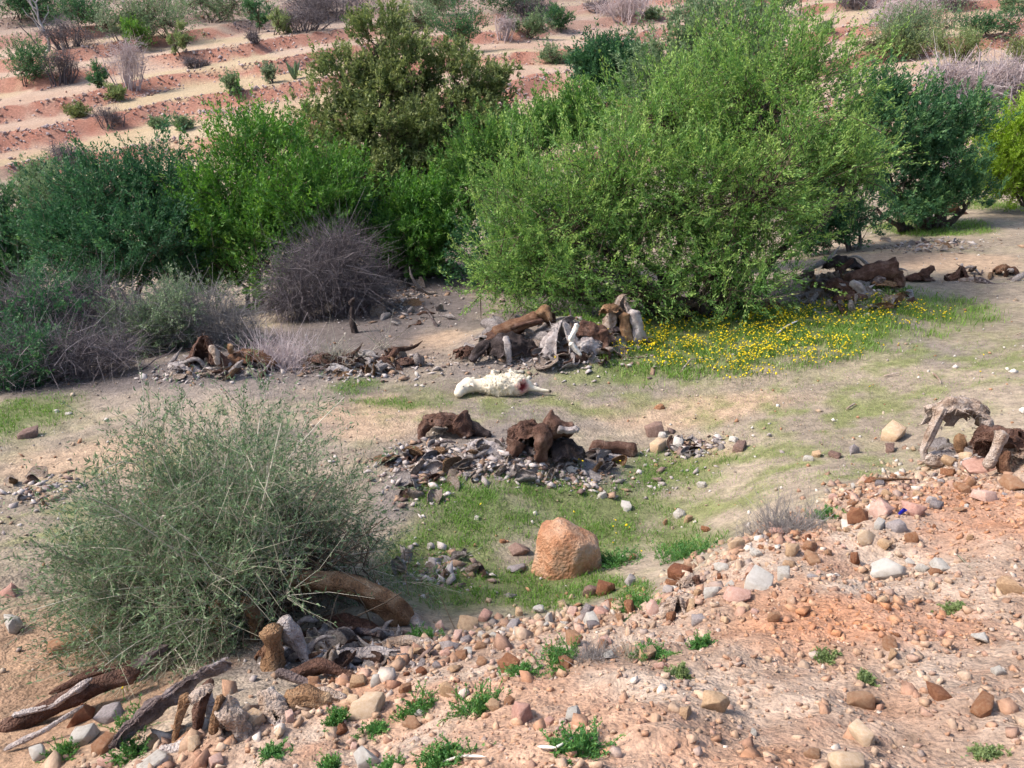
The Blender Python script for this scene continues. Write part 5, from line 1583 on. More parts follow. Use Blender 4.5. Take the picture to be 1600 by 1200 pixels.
carcass('dark root-like limb lying diagonally in the left front bank', 110, 1120, [
    ('limb', HB, 'limb', dict(pts=[(-110, -20, -6), (-40, -4, 20), (40, 20, 50), (100, 40, 60)], r=(12, 14), knob=.3)),
    ('root', HG, 'limb', dict(pts=[(-80, -14, 20), (-20, -6, 30), (40, 10, 70)], r=(5, 4)))], name='limb', category='limb', group='hides in the left foreground')
carcass('fuzzy pale stump at the rubble edge right of the grass', 1058, 958, [
    ('hide', HP, 'tent', dict(W=26, H=34, folds=9, off=(0, 6, 0))),
    ('skin', HB, 'limb', dict(pts=[(14, 2, 24), (30, 0, 18), (40, -2, 6)], r=(8, 6)))], name='hide', category='hide', group='hides in the left foreground')
carcass('twisted pinkish hide scrap above the white stones of the rubble edge', 1078, 915, [
    ('hide', HP, 'arch', dict(L=40, W=13, H=24, yaw=50, off=(0, 6, 0), holes=.2)),
    ('skin', HB, 'limb', dict(pts=[(6, -2, 24), (12, -6, 10), (10, -10, 0)], r=(5, 4)))], name='hide', category='hide', group='hides in the left foreground')

carcass('grey root-like limb lying under the right side of the foreground bush', 560, 1000, [
    ('limb', 'hide_log', 'limb', dict(pts=[(-70, 0, 6), (-10, 6, 20), (60, 0, 8)], r=(9, 6), knob=.4))], name='limb', category='limb', group='hides in the left foreground')
carcass('pale forked limb on the debris below the curved limb', 640, 1010, [
    ('limb', HP, 'limb', dict(pts=[(-50, 4, 4), (0, 0, 16), (46, -6, 10)], r=(7, 5), knob=.4))], name='limb', category='limb', group='hides in the left foreground')
carcass('dark crooked limb across the debris left of the grey roll', 510, 1060, [
    ('limb', HB, 'limb', dict(pts=[(-60, 0, 4), (-10, 8, 26), (50, 0, 6)], r=(9, 6), knob=.4))], name='limb', category='limb', group='hides in the left foreground')
carcass('grey split limb at the foot of the foreground bush', 470, 1075, [
    ('limb', 'hide_log', 'limb', dict(pts=[(-40, 10, 30), (0, 2, 20), (50, -8, 4)], r=(11, 7), knob=.4))], name='limb', category='limb', group='hides in the left foreground')
carcass('brown root crossing the left front bank above the others', 170, 1070, [
    ('limb', HB, 'limb', dict(pts=[(-90, -10, -4), (-20, 4, 26), (70, 20, 40)], r=(8, 6), knob=.4))], name='limb', category='limb', group='hides in the left foreground')
carcass('thin pale root in the left front bank', 70, 1160, [
    ('limb', HG, 'limb', dict(pts=[(-60, -10, 0), (0, 0, 26), (60, 20, 60)], r=(4, 3), knob=.4))], name='limb', category='limb', group='hides in the left foreground')
carcass('thick dark root rising out of the left front bank', 215, 1060, [
    ('limb', 'hide_log', 'limb', dict(pts=[(-60, -20, -4), (0, 0, 24), (50, 16, 56)], r=(13, 8), knob=.4))], name='limb', category='limb', group='hides in the left foreground')
carcass('short grey stub leaning on the pale arch', 325, 1120, [
    ('limb', HG, 'limb', dict(pts=[(0, 0, 60), (10, -6, 30), (16, -12, 0)], r=(9, 6), knob=.4))], name='limb', category='limb', group='hides in the left foreground')
carcass('bleached limb lying in the rubble right of the whitish hide', 500, 1090, [
    ('limb', HP, 'limb', dict(pts=[(-30, 0, 6), (10, 2, 14), (44, -4, 4)], r=(8, 5), knob=.4))], name='limb', category='limb', group='hides in the left foreground')
carcass('rust-brown limb inside the left side of the foreground bush', 215, 945, [
    ('limb', HR, 'limb', dict(pts=[(-20, 6, 70), (6, 0, 40), (24, -8, 0)], r=(13, 10), knob=.4))], name='limb', category='limb', group='hides in the left foreground')
carcass('tan curved limb at the front of the foreground bush', 395, 1000, [
    ('limb', HT, 'limb', dict(pts=[(-10, 4, 80), (10, -2, 44), (4, -8, 0)], r=(11, 8), knob=.4))], name='limb', category='limb', group='hides in the left foreground')

# ------------------------------------------------------------------ smaller hide scraps, one by one
SCRAPS = []
for j in range(14):
    r = np.random.default_rng(600 + j)
    nu, nv = 9, 6
    u = np.linspace(-1, 1, nu)[:, None] * np.ones((1, nv)); v = np.ones((nu, 1)) * np.linspace(-1, 1, nv)[None]
    w = (.32 + .2 * r.random()) * (1 - .55 * np.abs(u) ** 2.2) * (1 + .3 * (vnoise(np.stack([u * 2.5, u * 0 + j], -1), j) - .5))
    curl = r.uniform(.5, 2.4)
    P = np.stack([u, np.sin(v * curl) / curl * w * 2, (1 - np.cos(v * curl)) / curl * w * 2 * (1 if j % 3 else -1) + .22 * u ** 2 * r.uniform(-1, 1)], -1)
    P = P + np.stack([fbm(P * 2 + j * 3 + k, 3, k) - .5 for k in range(3)], -1) * .35
    SCRAPS.append(shell(P, .05))
_sm = {}
def scrap_mesh(i, mt):
    k = (i, mt)
    if k not in _sm:
        me = new_mesh('hide_scrap', *SCRAPS[i], smooth=True)
        me.materials.append(M[mt])
        _sm[k] = me
    return _sm[k]
_scrap_zones = [   # px, py, rx, ry, count, size in px, words
    (865, 540, 125, 38, 74, 34, 'on the heap behind the sheep'),
    (800, 725, 180, 30, 62, 31, 'around the two dark carcasses in mid picture'),
    (660, 735, 60, 50, 20, 30, 'on the ground right of the foreground bush'),
    (1330, 462, 95, 26, 40, 28, 'in the row right of the largest tree'),
    (560, 570, 95, 16, 36, 28, 'in the ragged row behind the foreground bush'),
    (330, 580, 90, 14, 18, 24, 'beside the peaked carcass at left'),
    (630, 470, 70, 40, 20, 22, 'on the shaded slope behind the leafless bush'),
    (1500, 712, 60, 18, 16, 28, 'under the bleached carcass at right'),
    (560, 1025, 110, 26, 26, 44, 'in the debris under the curved limb'),
    (1450, 385, 120, 10, 14, 16, 'along the stony path edge at right'),
    (1080, 700, 70, 14, 12, 22, 'in the pale rubble row at mid picture'),
    (690, 890, 70, 30, 10, 34, 'in the dark grass left of the boulder'),
    (60, 770, 60, 30, 8, 24, 'on the bare ground at the left edge'),
]
def scraps():
    rng = np.random.default_rng(66)
    tone = {'hide_grey': 'grey', 'hide_brown': 'brown', 'hide_pale': 'pale', 'hide_tan': 'tan'}
    for px, py, rx, ry, n, sz, wd in _scrap_zones:
        for k in range(n):
            a, r = rng.uniform(0, 6.28), math.sqrt(rng.uniform(0, 1))
            b = ground(px + math.cos(a) * r * rx, py + math.sin(a) * r * ry)
            s = mpp(b) * sz * rng.uniform(.26, .68)
            mt = rng.choice(['hide_grey', 'hide_brown', 'hide_pale', 'hide_tan'], p=[.52, .16, .24, .08])
            o = obj('hide_scrap', scrap_mesh(int(rng.integers(0, len(SCRAPS))), mt), None, None, (b[0], b[1], b[2] + s * .16),
                    (rng.normal(0, .8), rng.normal(0, .6), rng.uniform(0, 6.28)), s)
            x0 = 800 + b[0] / b[1] * math.cos(math.radians(PITCH)) * 800 / TANH
            big = 'large' if s > mpp(b) * sz * .54 else ('small' if s < mpp(b) * sz * .38 else 'medium')
            side = 'left' if math.cos(a) * r < -.33 else ('right' if math.cos(a) * r > .33 else 'middle')
            dep = 'front' if math.sin(a) * r > 0 else 'back'
            shp = 'curled' if big != 'medium' else 'bent'
            tag(o, f'{big} {tone[mt]} hide scrap, {side} {dep}, {wd}', 'hide scrap', f'{tone[mt]} hide scraps {wd}')
scraps()

LIMBS = []
for j in range(9):
    r = np.random.default_rng(640 + j)
    p = np.cumsum(np.concatenate([[[-.9, 0, 0]], np.stack([r.uniform(.35, .6, 4), r.normal(0, .22, 4), r.normal(0, .16, 4)], -1)]), 0)
    LIMBS.append(limb_part(p, r.uniform(.13, .22), r.uniform(.06, .12), 640 + j, 8, 14, knob=.4))
def loose_limbs():
    rng = np.random.default_rng(69)
    tone = {'hide_grey': 'grey', 'hide_brown': 'brown', 'hide_log': 'dark', 'hide_tan': 'tan'}
    cache = {}
    for px, py, rx, ry, n, sz, wd in [(865, 535, 115, 34, 20, 34, 'on the heap behind the sheep'), (800, 715, 170, 24, 18, 32, 'around the two dark carcasses in mid picture'),
                                      (1330, 452, 95, 26, 26, 32, 'in the row right of the largest tree'), (560, 568, 95, 14, 24, 30, 'in the ragged row behind the foreground bush'),
                                      (340, 575, 90, 14, 14, 30, 'beside the peaked carcass at left'), (1080, 698, 80, 12, 6, 22, 'in the pale rubble row at mid picture'),
                                      (560, 1020, 120, 34, 20, 46, 'in the debris under the curved limb'), (1500, 434, 100, 9, 14, 24, 'beside the path at the right'), (640, 480, 70, 40, 10, 24, 'on the shaded slope behind the leafless bush')]:
        for k in range(n):
            a, r = rng.uniform(0, 6.28), math.sqrt(rng.uniform(0, 1))
            b = ground(px + math.cos(a) * r * rx, py + math.sin(a) * r * ry)
            q = rng.uniform(.5, 1.0)
            s = mpp(b) * sz * q
            mt = str(rng.choice(list(tone), p=[.4, .3, .2, .1]))
            key = (int(rng.integers(0, len(LIMBS))), mt)
            if key not in cache:
                cache[key] = new_mesh('dried_limb', *LIMBS[key[0]], smooth=True); cache[key].materials.append(M[mt])
            o = obj('dried_limb', cache[key], None, None, (b[0], b[1], b[2] + s * .2), (rng.uniform(0, 6.28), rng.normal(0, .35), rng.uniform(0, 6.28)), s)
            side = 'left' if math.cos(a) * r < -.33 else ('right' if math.cos(a) * r > .33 else 'middle')
            dep = 'front' if math.sin(a) * r > 0 else 'back'
            tag(o, f"{'long' if q > .75 else 'short'} bent {tone[mt]} limb, {side} {dep}, {wd}", 'limb', f'{tone[mt]} limbs {wd}')
loose_limbs()

def litter():
    rng = np.random.default_rng(67)
    Xs, Ys, Ss = [], [], []
    for (px, py, rx, ry, n, sz, wd) in _scrap_zones:
        cx, cy, wx, wy = world_patch(px, py, rx, ry)
        m = n * 21
        a = rng.uniform(0, 6.28, m); r = np.abs(rng.normal(0, .75, m))
        Xs.append(cx + np.cos(a) * r * wx); Ys.append(cy + np.sin(a) * r * wy)
        Ss.append(np.clip(.026 * np.exp(rng.normal(0, .55, m)), .008, .09) * (1 + (cy - 6) * .03))
    X, Y, S = map(np.concatenate, (Xs, Ys, Ss))
    ok = Y > 3
    X, Y, S = X[ok], Y[ok], S[ok]
    P = np.array([(.34, .29, .27), (.42, .37, .35), (.2, .14, .12), (.48, .42, .39), (.3, .2, .14)])
    c = P[rng.integers(0, 5, len(X))] * rng.uniform(.7, 1.15, (len(X), 1))
    v, f, c = pebbles(X, Y, S, c, rng, [r * np.array([1.2, .8, 1]) for r in OCTS], OF, .35, .6)
    tag(obj('litter', new_mesh('litter', v, f, colors=c), M['litter']), 'small grey chips of bone and hide strewn on the ground', 'litter', kind='stuff')
    # small stones all over the flat
    n = 6800
    Y = 4 + rng.uniform(0, 1, n) ** .8 * 22; X = rng.uniform(-1, 1, n) * (.75 * Y + 1)
    ok = rubble_mask(X, Y) < .5
    X, Y = X[ok], Y[ok]
    S = np.clip(.013 * np.exp(rng.normal(0, .6, len(X))), .005, .06)
    c = np.array([(.34, .25, .18), (.44, .35, .27), (.3, .25, .22), (.55, .5, .45), (.36, .2, .12)])[rng.integers(0, 5, len(X))] * rng.uniform(.75, 1.1, (len(X), 1))
    v, f, c = pebbles(X, Y, S, c, rng, OCTS, OF)
    tag(obj('gravel', new_mesh('gravel', v, f, colors=c), M['rubble']), 'small stones strewn over the flat ground', 'gravel', kind='stuff')
litter()

# ------------------------------------------------------------------ grass, flowers, weeds
def blades(X, Y, hgt, rng, lean=.5, width=.1):
    n = len(X)
    Z = height(X, Y)
    az = rng.uniform(0, 6.28, n)
    wv = np.stack([np.cos(az), np.sin(az), np.zeros(n)], -1) * (hgt * width)[:, None]
    b = np.stack([X, Y, Z - .005], -1)
    bend = rng.normal(size=(n, 2)) * lean
    mid = b + np.stack([bend[:, 0] * hgt * .35, bend[:, 1] * hgt * .35, hgt * .6], -1)
    tip = b + np.stack([bend[:, 0] * hgt, bend[:, 1] * hgt, hgt * rng.uniform(.75, 1, n)], -1)
    V = np.stack([b - wv, b + wv, mid + wv * .7, mid - wv * .7, tip], 1).reshape(-1, 3)
    i = np.arange(n)[:, None] * 5
    return V, [np.concatenate([i + np.array([[0, 1, 2, 3]])]), i + np.array([[3, 2, 4]])]

def sample_patch(L, n, rng, seed):
    w = np.array([p[2] * p[3] for p in L]); i = rng.choice(len(L), n, p=w / w.sum())
    A = np.array(L)[i]
    a = rng.uniform(0, 6.28, n); r = np.sqrt(rng.uniform(0, 1, n)) * 1.25
    X = A[:, 0] + np.cos(a) * r * A[:, 2]; Y = A[:, 1] + np.sin(a) * r * A[:, 3]
    keep = rng.uniform(0, 1, n) < patch_mask(L, X, Y, seed) * np.clip(vnoise(np.stack([X * 5, Y * 5], -1), 4) * 1.8 - .3, .05, 1)
    return X[keep], Y[keep]

def grass():
    rng = np.random.default_rng(68)
    X, Y = sample_patch(GREEN[:6], 52000, rng, 5)
    X2, Y2 = sample_patch(GREEN[6:], 46000, rng, 5)
    X3, Y3 = sample_patch(SPARSE, 32000, rng, 4)
    for (x, y, h0, nm, lb, t0) in ((X, Y, .10, 'meadow_grass', 'green herbs and grass under the yellow flowers', .58), (X2, Y2, .05, 'grass', 'short green grass around the boulder and at left', .38), (X3, Y3, .03, 'sparse_grass', 'thin drying grass over the flat ground', .72)):
        h = h0 * rng.uniform(.5, 1.4, len(x))
        V, F = blades(x, y, h, rng, .55, .055)
        t = np.repeat(np.clip(rng.normal(t0, .16, len(x)), 0, 1), 5)
        tag(obj(nm, new_mesh(nm, V, F, attrs={'tint': t}), M['grass']), lb, 'grass', kind='stuff')
    # yellow flower heads
    Lf = [world_patch(*p) for p in [(1010, 545, 75, 22), (1250, 545, 130, 24), (1330, 500, 150, 22), (1140, 570, 70, 16), (1250, 555, 110, 18), (1010, 555, 70, 18), (1120, 520, 150, 26), (1180, 590, 60, 14)]]
    x, y = sample_patch(Lf, 5000, rng, 12)
    few = [ground(a, b) for a, b in [(905, 735), (910, 740), (975, 735), (925, 862), (930, 870), (955, 832), (965, 836), (982, 838), (985, 845), (960, 850), (960, 872), (876, 888), (998, 872), (900, 812), (1420, 512), (1350, 528), (1530, 600), (1360, 622), (880, 560), (870, 572), (200, 1080), (195, 1098), (755, 800), (1533, 571), (1090, 715), (925, 770)]]
    x = np.concatenate([x, [p[0] for p in few]]); y = np.concatenate([y, [p[1] for p in few]])
    n = len(x)
    z = height(x, y)
    hh = rng.uniform(.07, .17, n)
    c = np.stack([x + rng.normal(0, .02, n), y + rng.normal(0, .02, n), z + hh], -1)
    s = np.clip(.015 * (.55 + .035 * y), .008, .018) * rng.uniform(.6, 1.3, n)
    V, F = [], []
    ang = np.linspace(0, 2 * np.pi, 6, endpoint=False)
    tilt = rng.normal(size=(n, 2)) * .5
    ringv = np.stack([np.cos(ang)[None] * s[:, None], np.sin(ang)[None] * s[:, None], np.cos(ang)[None] * tilt[:, :1] * s[:, None] + np.sin(ang)[None] * tilt[:, 1:] * s[:, None] + .004], -1) + c[:, None]
    V = np.concatenate([ringv, (c + np.array([0, 0, .009]))[:, None], (c - np.array([0, 0, .008]))[:, None]], 1)
    i = np.arange(n)[:, None, None] * 8
    a = np.arange(6); t1 = np.stack([a, (a + 1) % 6, np.full(6, 6)], -1); t2 = np.stack([(a + 1) % 6, a, np.full(6, 7)], -1)
    T = (np.concatenate([t1, t2])[None] + i).reshape(-1, 3)
    fl = obj('flowers', new_mesh('flowers', V.reshape(-1, 3), T, attrs={'tint': np.repeat(rng.uniform(0, 1, n), 8)}), M['petal'])
    tag(fl, 'small yellow flowers scattered over the green patch', 'flowers', kind='stuff')
    P = np.stack([np.stack([x, y, z - .01], -1), .5 * (np.stack([x, y, z], -1) + c), c - np.array([0, 0, .004])], 1)
    v, q = tubes(P, np.full((n, 3), .0022), 3)
    st = obj('flower_stalks', new_mesh('flower_stalks', v, q, attrs={'tint': np.full(len(v), .35)}), M['grass'])
    tag(st, 'thin green stalks of the yellow flowers', 'flowers', kind='stuff')
grass()

def weed(label, px, py, w, h, seed, mat='leaf_weed', n=None):
    rng = np.random.default_rng(seed)
    b = ground(px, py); s = mpp(b)
    W, H = w * s * 1.1, h * s * .68
    root = thing('weed', label, 'plant', b, 'leafy weeds')
    n = n or int(26 + w * .8)
    az = rng.uniform(0, 6.28, n); tl = rng.uniform(.1, 1.25, n)
    L = np.minimum(H * 1.2, .5 * W + .4 * H) * rng.uniform(.5, 1.1, n)
    d = np.stack([np.cos(az) * np.sin(tl) * W / max(H, .01) * .55, np.sin(az) * np.sin(tl) * W / max(H, .01) * .55, np.cos(tl)], -1)
    d = norm(d)
    st = np.stack([rng.normal(0, .2 * W, n), rng.normal(0, .18 * W, n), np.zeros(n)], -1)
    st[:, 2] = height(st[:, 0] + b[0], st[:, 1] + b[1]) - b[2]
    poly, V, Q, T = make_sprays(st, d, L, 23, (max(.012, s * 3.6), max(.006, s * 1.7)), rng, -.15, 1.0, .3, .40)
    obj('leaves', new_mesh('weed_leaves', V, Q, attrs={'tint': T}), M[mat], root)
    v, q = tubes(poly, np.full(poly.shape[:2], .0018), 3)
    obj('stems', new_mesh('weed_stems', v, q, attrs={'tint': np.full(len(v), .3)}), M['grass'], root)
_weeds = [
    ('tallest leafy weed on the slope crest, below the cream oval stone', 875, 1035, 66, 44, 'leaf_weed'),
    ('spreading weed left of the tallest leafy weed', 815, 1052, 60, 28, 'leaf_weed'),
    ('leafy weed in the front rubble right of the white stone', 745, 1112, 70, 52, 'leaf_weed'),
    ('weed left of the small white stone in the front rubble', 650, 1112, 56, 34, 'leaf_weed'),
    ('small grassy weed on the tan rubble left front', 525, 1128, 34, 34, 'leaf_weed'),
    ('small weed below the large tan slab', 588, 1140, 36, 22, 'leaf_weed'),
    ('low weed at the bottom edge under the weeds', 690, 1190, 80, 40, 'leaf_weed'),
    ('low weed at the bottom edge, left of the others', 610, 1205, 40, 26, 'leaf_weed'),
    ('tiny weed at the very bottom, left corner of the rubble', 515, 1200, 24, 26, 'leaf_weed'),
    ('broad-leaved weed near the white angular stone', 905, 1168, 86, 40, 'leaf_weed'),
    ('weed right of the tallest leafy weed on the crest', 1015, 1026, 60, 28, 'leaf_weed'),
    ('small weed on the rubble crest, farthest right of the row', 1093, 1012, 36, 26, 'leaf_weed'),
    ('tiny weed below the small weed on the crest', 1064, 1052, 34, 18, 'leaf_pale'),
    ('dense weed clump below the rust-red stone', 992, 950, 64, 36, 'leaf_weed'),
    ('large dark green weed clump above the white stones', 1065, 872, 100, 44, 'leaf_weed'),
    ('pale weed in the middle of the right rubble', 1288, 1028, 34, 14, 'leaf_pale'),
    ('faint weed low in the right rubble', 1352, 1062, 26, 14, 'leaf_pale'),
    ('faint weed near the right edge of the rubble', 1490, 955, 44, 16, 'leaf_pale'),
    ('grassy weed beside the hollow dark hide', 215, 1135, 60, 50, 'leaf_weed'),
    ('weed below the rust stone in the bottom left', 205, 1180, 50, 40, 'leaf_weed'),
    ('weed at the bottom left next to the white corner stone', 100, 1185, 40, 40, 'leaf_weed'),
    ('small weed at the right edge of the dry grass tuft', 1292, 806, 44, 20, 'leaf_weed'),
    ('weed clump behind the big boulder on its right', 960, 880, 70, 34, 'leaf_weed'),
    ('weed near the bottom right stones', 1540, 1180, 44, 14, 'leaf_pale'),
    ('weed between the limb tip and the tan block', 660, 1000, 44, 32, 'leaf_weed'),
    ('small weed at the left edge of the front rubble', 425, 1180, 44, 24, 'leaf_weed'),
]
for j, (lb, x, y, w, h, mt) in enumerate(_weeds):
    weed(lb, x, y, w, h, 700 + j, mt)

def dry_tuft(label, px, py, w, h, seed, mat='twig_grey', n=420):
    rng = np.random.default_rng(seed)
    b = ground(px, py); s = mpp(b)
    t = np.linspace(0, 1, 4)
    st = np.stack([rng.normal(0, .25 * w * s, n), rng.normal(0, .2 * w * s, n), np.zeros(n)], -1)
    st[:, 2] = height(st[:, 0] + b[0], st[:, 1] + b[1]) - b[2] - .01
    L = h * s * rng.uniform(.4, 1.2, n)
    d = norm(rng.normal(size=(n, 3)) * np.array([.5, .5, .2]) + np.array([0, 0, .9]))
    P = st[:, None] + d[:, None] * (L[:, None] * t)[..., None] + (rng.normal(size=(n, 3)) * .3)[:, None] * (L[:, None] * t ** 2)[..., None]
    v, q = tubes(P, np.linspace(1, .4, 4)[None] * np.full((n, 1), s * .42), 3)
    tag(obj('dry_grass', new_mesh('dry_grass', v, q, attrs={'tint': np.repeat(np.clip(rng.normal(.6, .2, n), 0, 1), 12)}), M[mat], None, b), label, 'grass tuft', 'dry grass tufts')
dry_tuft('large grey dry grass tuft on the flat above the rubble heap', 1225, 830, 110, 52, 800, n=560)
dry_tuft('small greyish dry grass tuft by the white stone on the slope crest', 925, 1028, 60, 26, 801)
dry_tuft('dry straw tuft on the rubble right of the leafy weed', 985, 1030, 40, 30, 802, 'twig_straw', 90)
dry_tuft('dry pinkish stalks standing behind the foreground bush', 440, 570, 110, 50, 803, 'twig_pink', 500)
dry_tuft('dry straw stalks in the ragged row behind the foreground bush', 520, 570, 70, 36, 804, 'twig_straw', 160)
dry_tuft('thin dry stalks in front of the leafless bush', 600, 545, 30, 70, 805, 'twig_straw', 14)

# loose sticks
def stick(label, pts, r, mat='bone', name='stick', cat='stick'):
    P = np.array([ground(a, b) for a, b, h in pts])
    s = mpp(P[0])
    P[:, 2] += np.array([h for _, _, h in pts]) * s + r * s
    v, f = limb_part(P - P[0], r * s, r * s * .5, int(pts[0][0]) % 91, 6, 16, knob=.15)
    tag(obj(name, new_mesh(name, v, f, True), M[mat], None, P[0]), label, cat, 'loose sticks and bones')
stick('curved pale stick lying by the broad-leaved weed', [(840, 1170, 2), (870, 1176, 6), (895, 1160, 8)], 3)
stick('thin straw stick right of the chalky slab on the rubble', [(1494, 872, 6), (1518, 890, 0)], 1.6, 'twig_straw')
stick('thin tan stick lying at the top of the rubble heap', [(1362, 757, 4), (1400, 755, 4), (1430, 754, 2)], 3, 'hide_tan')
stick('whitish bone lying by the bottom edge', [(690, 1196, 3), (720, 1188, 6), (760, 1186, 2)], 3)
stick('small white bone on the flat beyond the flowers', [(1380, 590, 1), (1405, 587, 3)], 1.9, 'hide_pale', 'bone', 'bone')
stick('crooked white bone on the flat near the right edge', [(1455, 586, 3), (1466, 596, 3), (1470, 602, 1)], 1.9, 'hide_pale', 'bone', 'bone')
stick('small pale bone in the middle of the dry flat', [(1322, 642, 1), (1336, 634, 3)], 1.9, 'hide_pale', 'bone', 'bone')
stick('forked pale bones at the lower edge of the flower patch', [(1064, 584, 1), (1078, 570, 8), (1092, 566, 4)], 1.9, 'hide_pale', 'bone', 'bone')
stick('white stick lying in the yellow flowers', [(1213, 527, 4), (1230, 518, 8), (1246, 512, 10)], 2, 'bone')
stick('grey dead branch poking out of the muted green bush', [(235, 400, 96), (245, 400, 108), (262, 400, 118)], 2.4, 'bark_pale')

# blue plastic scrap on the rubble heap
def blue_scrap():
    b = ground(1409, 803); s = mpp(b)
    w, h, t = 4 * s, 6 * s, .012
    bm = bmesh.new()
    bmesh.ops.create_cone(bm, cap_ends=False, segments=14, radius1=w * .8, radius2=w, depth=h * 2)
    bmesh.ops.solidify(bm, geom=bm.faces[:], thickness=.003)
    for v in bm.verts:
        v.co.x *= 1 + .25 * math.sin(v.co.z * 60); v.co.y *= .7
    me = bpy.data.meshes.new('plastic_cup'); bm.to_mesh(me); bm.free()
    m, nt, bs = mat_base('blue_plastic'); bs.inputs['Base Color'].default_value = (.01, .015, .30, 1); bs.inputs['Roughness'].default_value = .35
    tag(obj('plastic_cup', me, m, None, (b[0], b[1], b[2] + h * .6), (.5, .3, .4)), 'crushed dark blue plastic cup between two stones on the rubble heap', 'cup')
blue_scrap()

# ------------------------------------------------------------------ the white sheep
def sheep():
    b = ground(787, 617); s = mpp(b)
    # skeleton in photograph pixels: x right, y away, z up (lying on its side, back to the viewer, legs away)
    J = [((0, 4, 14), (19, 22)),      # 0 belly (root)
         ((20, 5, 14), (18, 21)),     # 1 rump
         ((-18, 6, 14), (17, 20)),    # 2 chest
         ((-32, 7, 13), (11.5, 12)),    # 3 shoulder
         ((-44, 5, 14), (10, 8)),      # 4 neck
         ((-55, 3, 15), (12, 8)),    # 5 poll
         ((-64, -4, 12), (10, 6)),    # 6 face
         ((-69, -14, 8), (7.5, 4)),    # 7 muzzle
         ((34, 6, 14), (10, 10)),     # 8 hind quarter
         ((44, 4, 10), (5, 5)),       # 9 thigh end
         ((58, 3, 7), (3, 3)),        # 10 hock
         ((73, 3, 5), (2.2, 2.2)),    # 11 hoof
         ((20, 16, 20), (6, 7)),      # 12 other thigh
         ((10, 26, 31), (3.0, 3)),      # 13 other hock
         ((32, 32, 27), (2.2, 2.2)),  # 14 other foot
         ((-16, 17, 20), (5.5, 6)),     # 15 foreleg
         ((-18, 28, 30), (2.8, 2.8)), # 16 knee
         ((-6, 38, 25), (2.2, 2.2)),   # 17 fore foot
         ((-14, 24, 10), (6, 6)),     # 18 lower foreleg
         ((-24, 36, 6), (3, 3)),      # 19
         ((-18, 44, 4), (2.2, 2.2)),  # 20
         ((-54, 10, 17), (2.6, 1.6)), # 21 ear
         ((-50, 15, 19), (1.6, .9)),
         ((-58, -6, 17), (2.6, 1.6)), # 23 other ear
         ((-53, -10, 18), (1.6, .9)),
         ((37, 10, 22), (3.2, 3)),    # 25 tail
         ((40, 12, 26), (2, 2))]
    E = [(0, 1), (0, 2), (2, 3), (3, 4), (4, 5), (5, 6), (6, 7), (1, 8), (8, 9), (9, 10), (10, 11), (1, 12), (12, 13), (13, 14), (2, 15), (15, 16), (16, 17),
         (2, 18), (18, 19), (19, 20), (5, 21), (21, 22), (5, 23), (23, 24), (1, 25), (25, 26)]
    mb = bpy.data.metaballs.new('sheep_tmp')
    mb.resolution = 1.6 * s; mb.render_resolution = 1.6 * s; mb.threshold = .12
    tmp = bpy.data.objects.new('sheep_tmp', mb); COL.objects.link(tmp)
    for a_, b_ in E:
        pa, ra = np.array(J[a_][0], float), J[a_][1][0]; pb, rb = np.array(J[b_][0], float), J[b_][1][0]
        if a_ in (0, 1, 2) and b_ not in (0, 1, 2, 3, 8): ra = rb   # a limb leaves the trunk at its own thickness
        k = max(3, int(np.linalg.norm(pb - pa) / max(min(ra, rb) * .5, 1)))
        for t in np.linspace(0, 1, k):
            e = mb.elements.new(type='BALL')
            e.co = (pa + (pb - pa) * t) * s
            e.radius = (ra + (rb - ra) * t) * s * 1.12
            e.stiffness = 8
    dg = bpy.context.evaluated_depsgraph_get()
    ev = tmp.evaluated_get(dg).to_mesh()
    V = np.empty(len(ev.vertices) * 3, np.float32); ev.vertices.foreach_get('co', V); V = V.reshape(-1, 3).astype(float)
    faces = [tuple(p.vertices) for p in ev.polygons]
    tmp.evaluated_get(dg).to_mesh_clear()
    bpy.data.objects.remove(tmp); bpy.data.metaballs.remove(mb)
    px = V / s
    # woolly unevenness on the trunk
    body = (1 - sstep(30, 40, np.abs(px[:, 0])))
    c = np.array([0, 5, 14])
    V = V + norm(px - c) * ((fbm(px * .42, 3, 2) - .5) * 4.2 * s * (.25 + .75 * body) + (fbm(px * .1, 2, 7) - .5) * 7 * s * body)[:, None]
    V[:, 2] = np.where(V[:, 2] < 0, V[:, 2] * .25, V[:, 2])
    colr = np.broadcast_to(np.array([.70, .62, .49]), V.shape).copy()
    n = fbm(px * .2, 3, 9)
    colr *= (.88 + .2 * n)[:, None]
    dirt = np.maximum(1 - sstep(3, 9, px[:, 2] + (n - .5) * 10), sstep(.6, .75, fbm(px * .07, 3, 19)) * .8)
    colr = colr * (1 - .35 * dirt[:, None]) + np.array([.42, .32, .2]) * .35 * dirt[:, None]
    # open wound on the hind quarter, facing the viewer
    wd = np.linalg.norm((px - np.array([31, -9, 15])) * np.array([.6, .6, .6]), axis=1) + (n - .5) * 9
    w1 = (1 - sstep(5, 9, wd))[:, None] * .8; w2 = (1 - sstep(2.5, 5, wd))[:, None]
    colr = colr * (1 - w1) + np.array([.50, .22, .20]) * w1
    colr = colr * (1 - w2) + np.array([.13, .018, .02]) * w2
    V = V - norm(px - c) * (w2[:, 0] * 3.0 * s)[:, None]
    hoof = (sstep(69, 72, px[:, 0]))[:, None]
    for q in (14, 17, 20):
        hoof = np.maximum(hoof, (1 - sstep(2.5, 4, np.linalg.norm(px - np.array(J[q][0]), axis=1)))[:, None])
    colr = colr * (1 - hoof) + np.array([.05, .04, .035]) * hoof
    m2 = bpy.data.meshes.new('sheep_body')
    m2.from_pydata(V.tolist(), [], faces)
    a = m2.attributes.new('soil', 'FLOAT_COLOR', 'POINT')
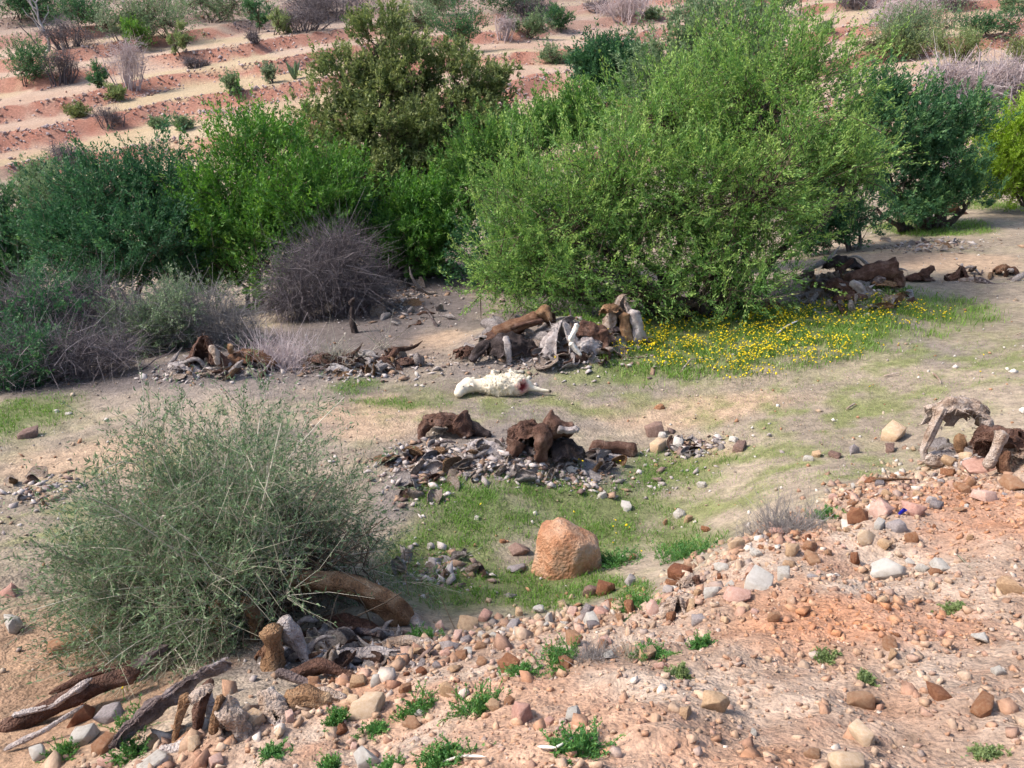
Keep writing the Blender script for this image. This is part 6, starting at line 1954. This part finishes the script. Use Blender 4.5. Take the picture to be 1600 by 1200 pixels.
    cc = np.ones((len(V), 4), np.float32); cc[:, :3] = colr
    a.data.foreach_set('color', cc.ravel())
    m2.polygons.foreach_set('use_smooth', np.ones(len(faces), bool))
    root = thing('sheep', 'dead white sheep lying on its side, head to the left, wound on its rump', 'sheep', b)
    obj('body', m2, attr_material('fleece', 70, .6, .012, .9, .12), root)
    r = np.random.default_rng(77)
    cand = np.where((np.abs(px[:, 0]) < 36) & (w2[:, 0] < .2))[0]
    k = r.choice(cand, 3600)
    nn = norm(px[k] - c)
    dd = norm(nn * .6 + r.normal(size=(len(k), 3)) * .6)
    sd = norm(np.cross(dd, r.normal(size=(len(k), 3)))) * (.55 * s)
    ln = s * r.uniform(1.2, 3.4, len(k))
    wv = np.stack([V[k] + sd, V[k] - sd, V[k] + dd * ln[:, None]], 1).reshape(-1, 3)
    wc = np.repeat(colr[k] * r.uniform(.75, 1.1, (len(k), 1)), 3, 0)
    tag(obj('wool', new_mesh('wool', wv, np.arange(len(wv)).reshape(-1, 3), colors=wc), bpy.data.materials['fleece'], root), kind='stuff')
    # ears
    for sg in (-1, 1):
        t = np.linspace(0, 1, 6)[:, None]
        P = (np.array([-52, 3 + 5 * sg, 22.0]) + np.array([6, 9 * sg, 2 if sg > 0 else -5]) * t) * s
        v, q = tubes(P[None], (np.array([2.2, 3.4, 3.8, 3.2, 2, .4]) * s)[None], 8)
        cpt = np.repeat(P, 8, 0); v = cpt + (v - cpt) * np.array([1, 1, .35])
        obj('ear', new_mesh('ear', v, q, True, colors=np.tile(np.array([[.74, .62, .5]]), (len(v), 1))), bpy.data.materials['fleece'], root)
    # eye and nostril
    me = new_mesh('eye', ICO1[0] * 1.0 * s, ICO1[1], True)
    mm, nt, bs = mat_base('eye_dark'); bs.inputs['Base Color'].default_value = (.02, .015, .012, 1); bs.inputs['Roughness'].default_value = .2
    obj('eye', me, mm, root, np.array([-62, -12.2, 18.0]) * s)
    obj('nostril', me.copy(), mm, root, np.array([-71, -19.5, 9.5]) * s, scale=.7)
sheep()
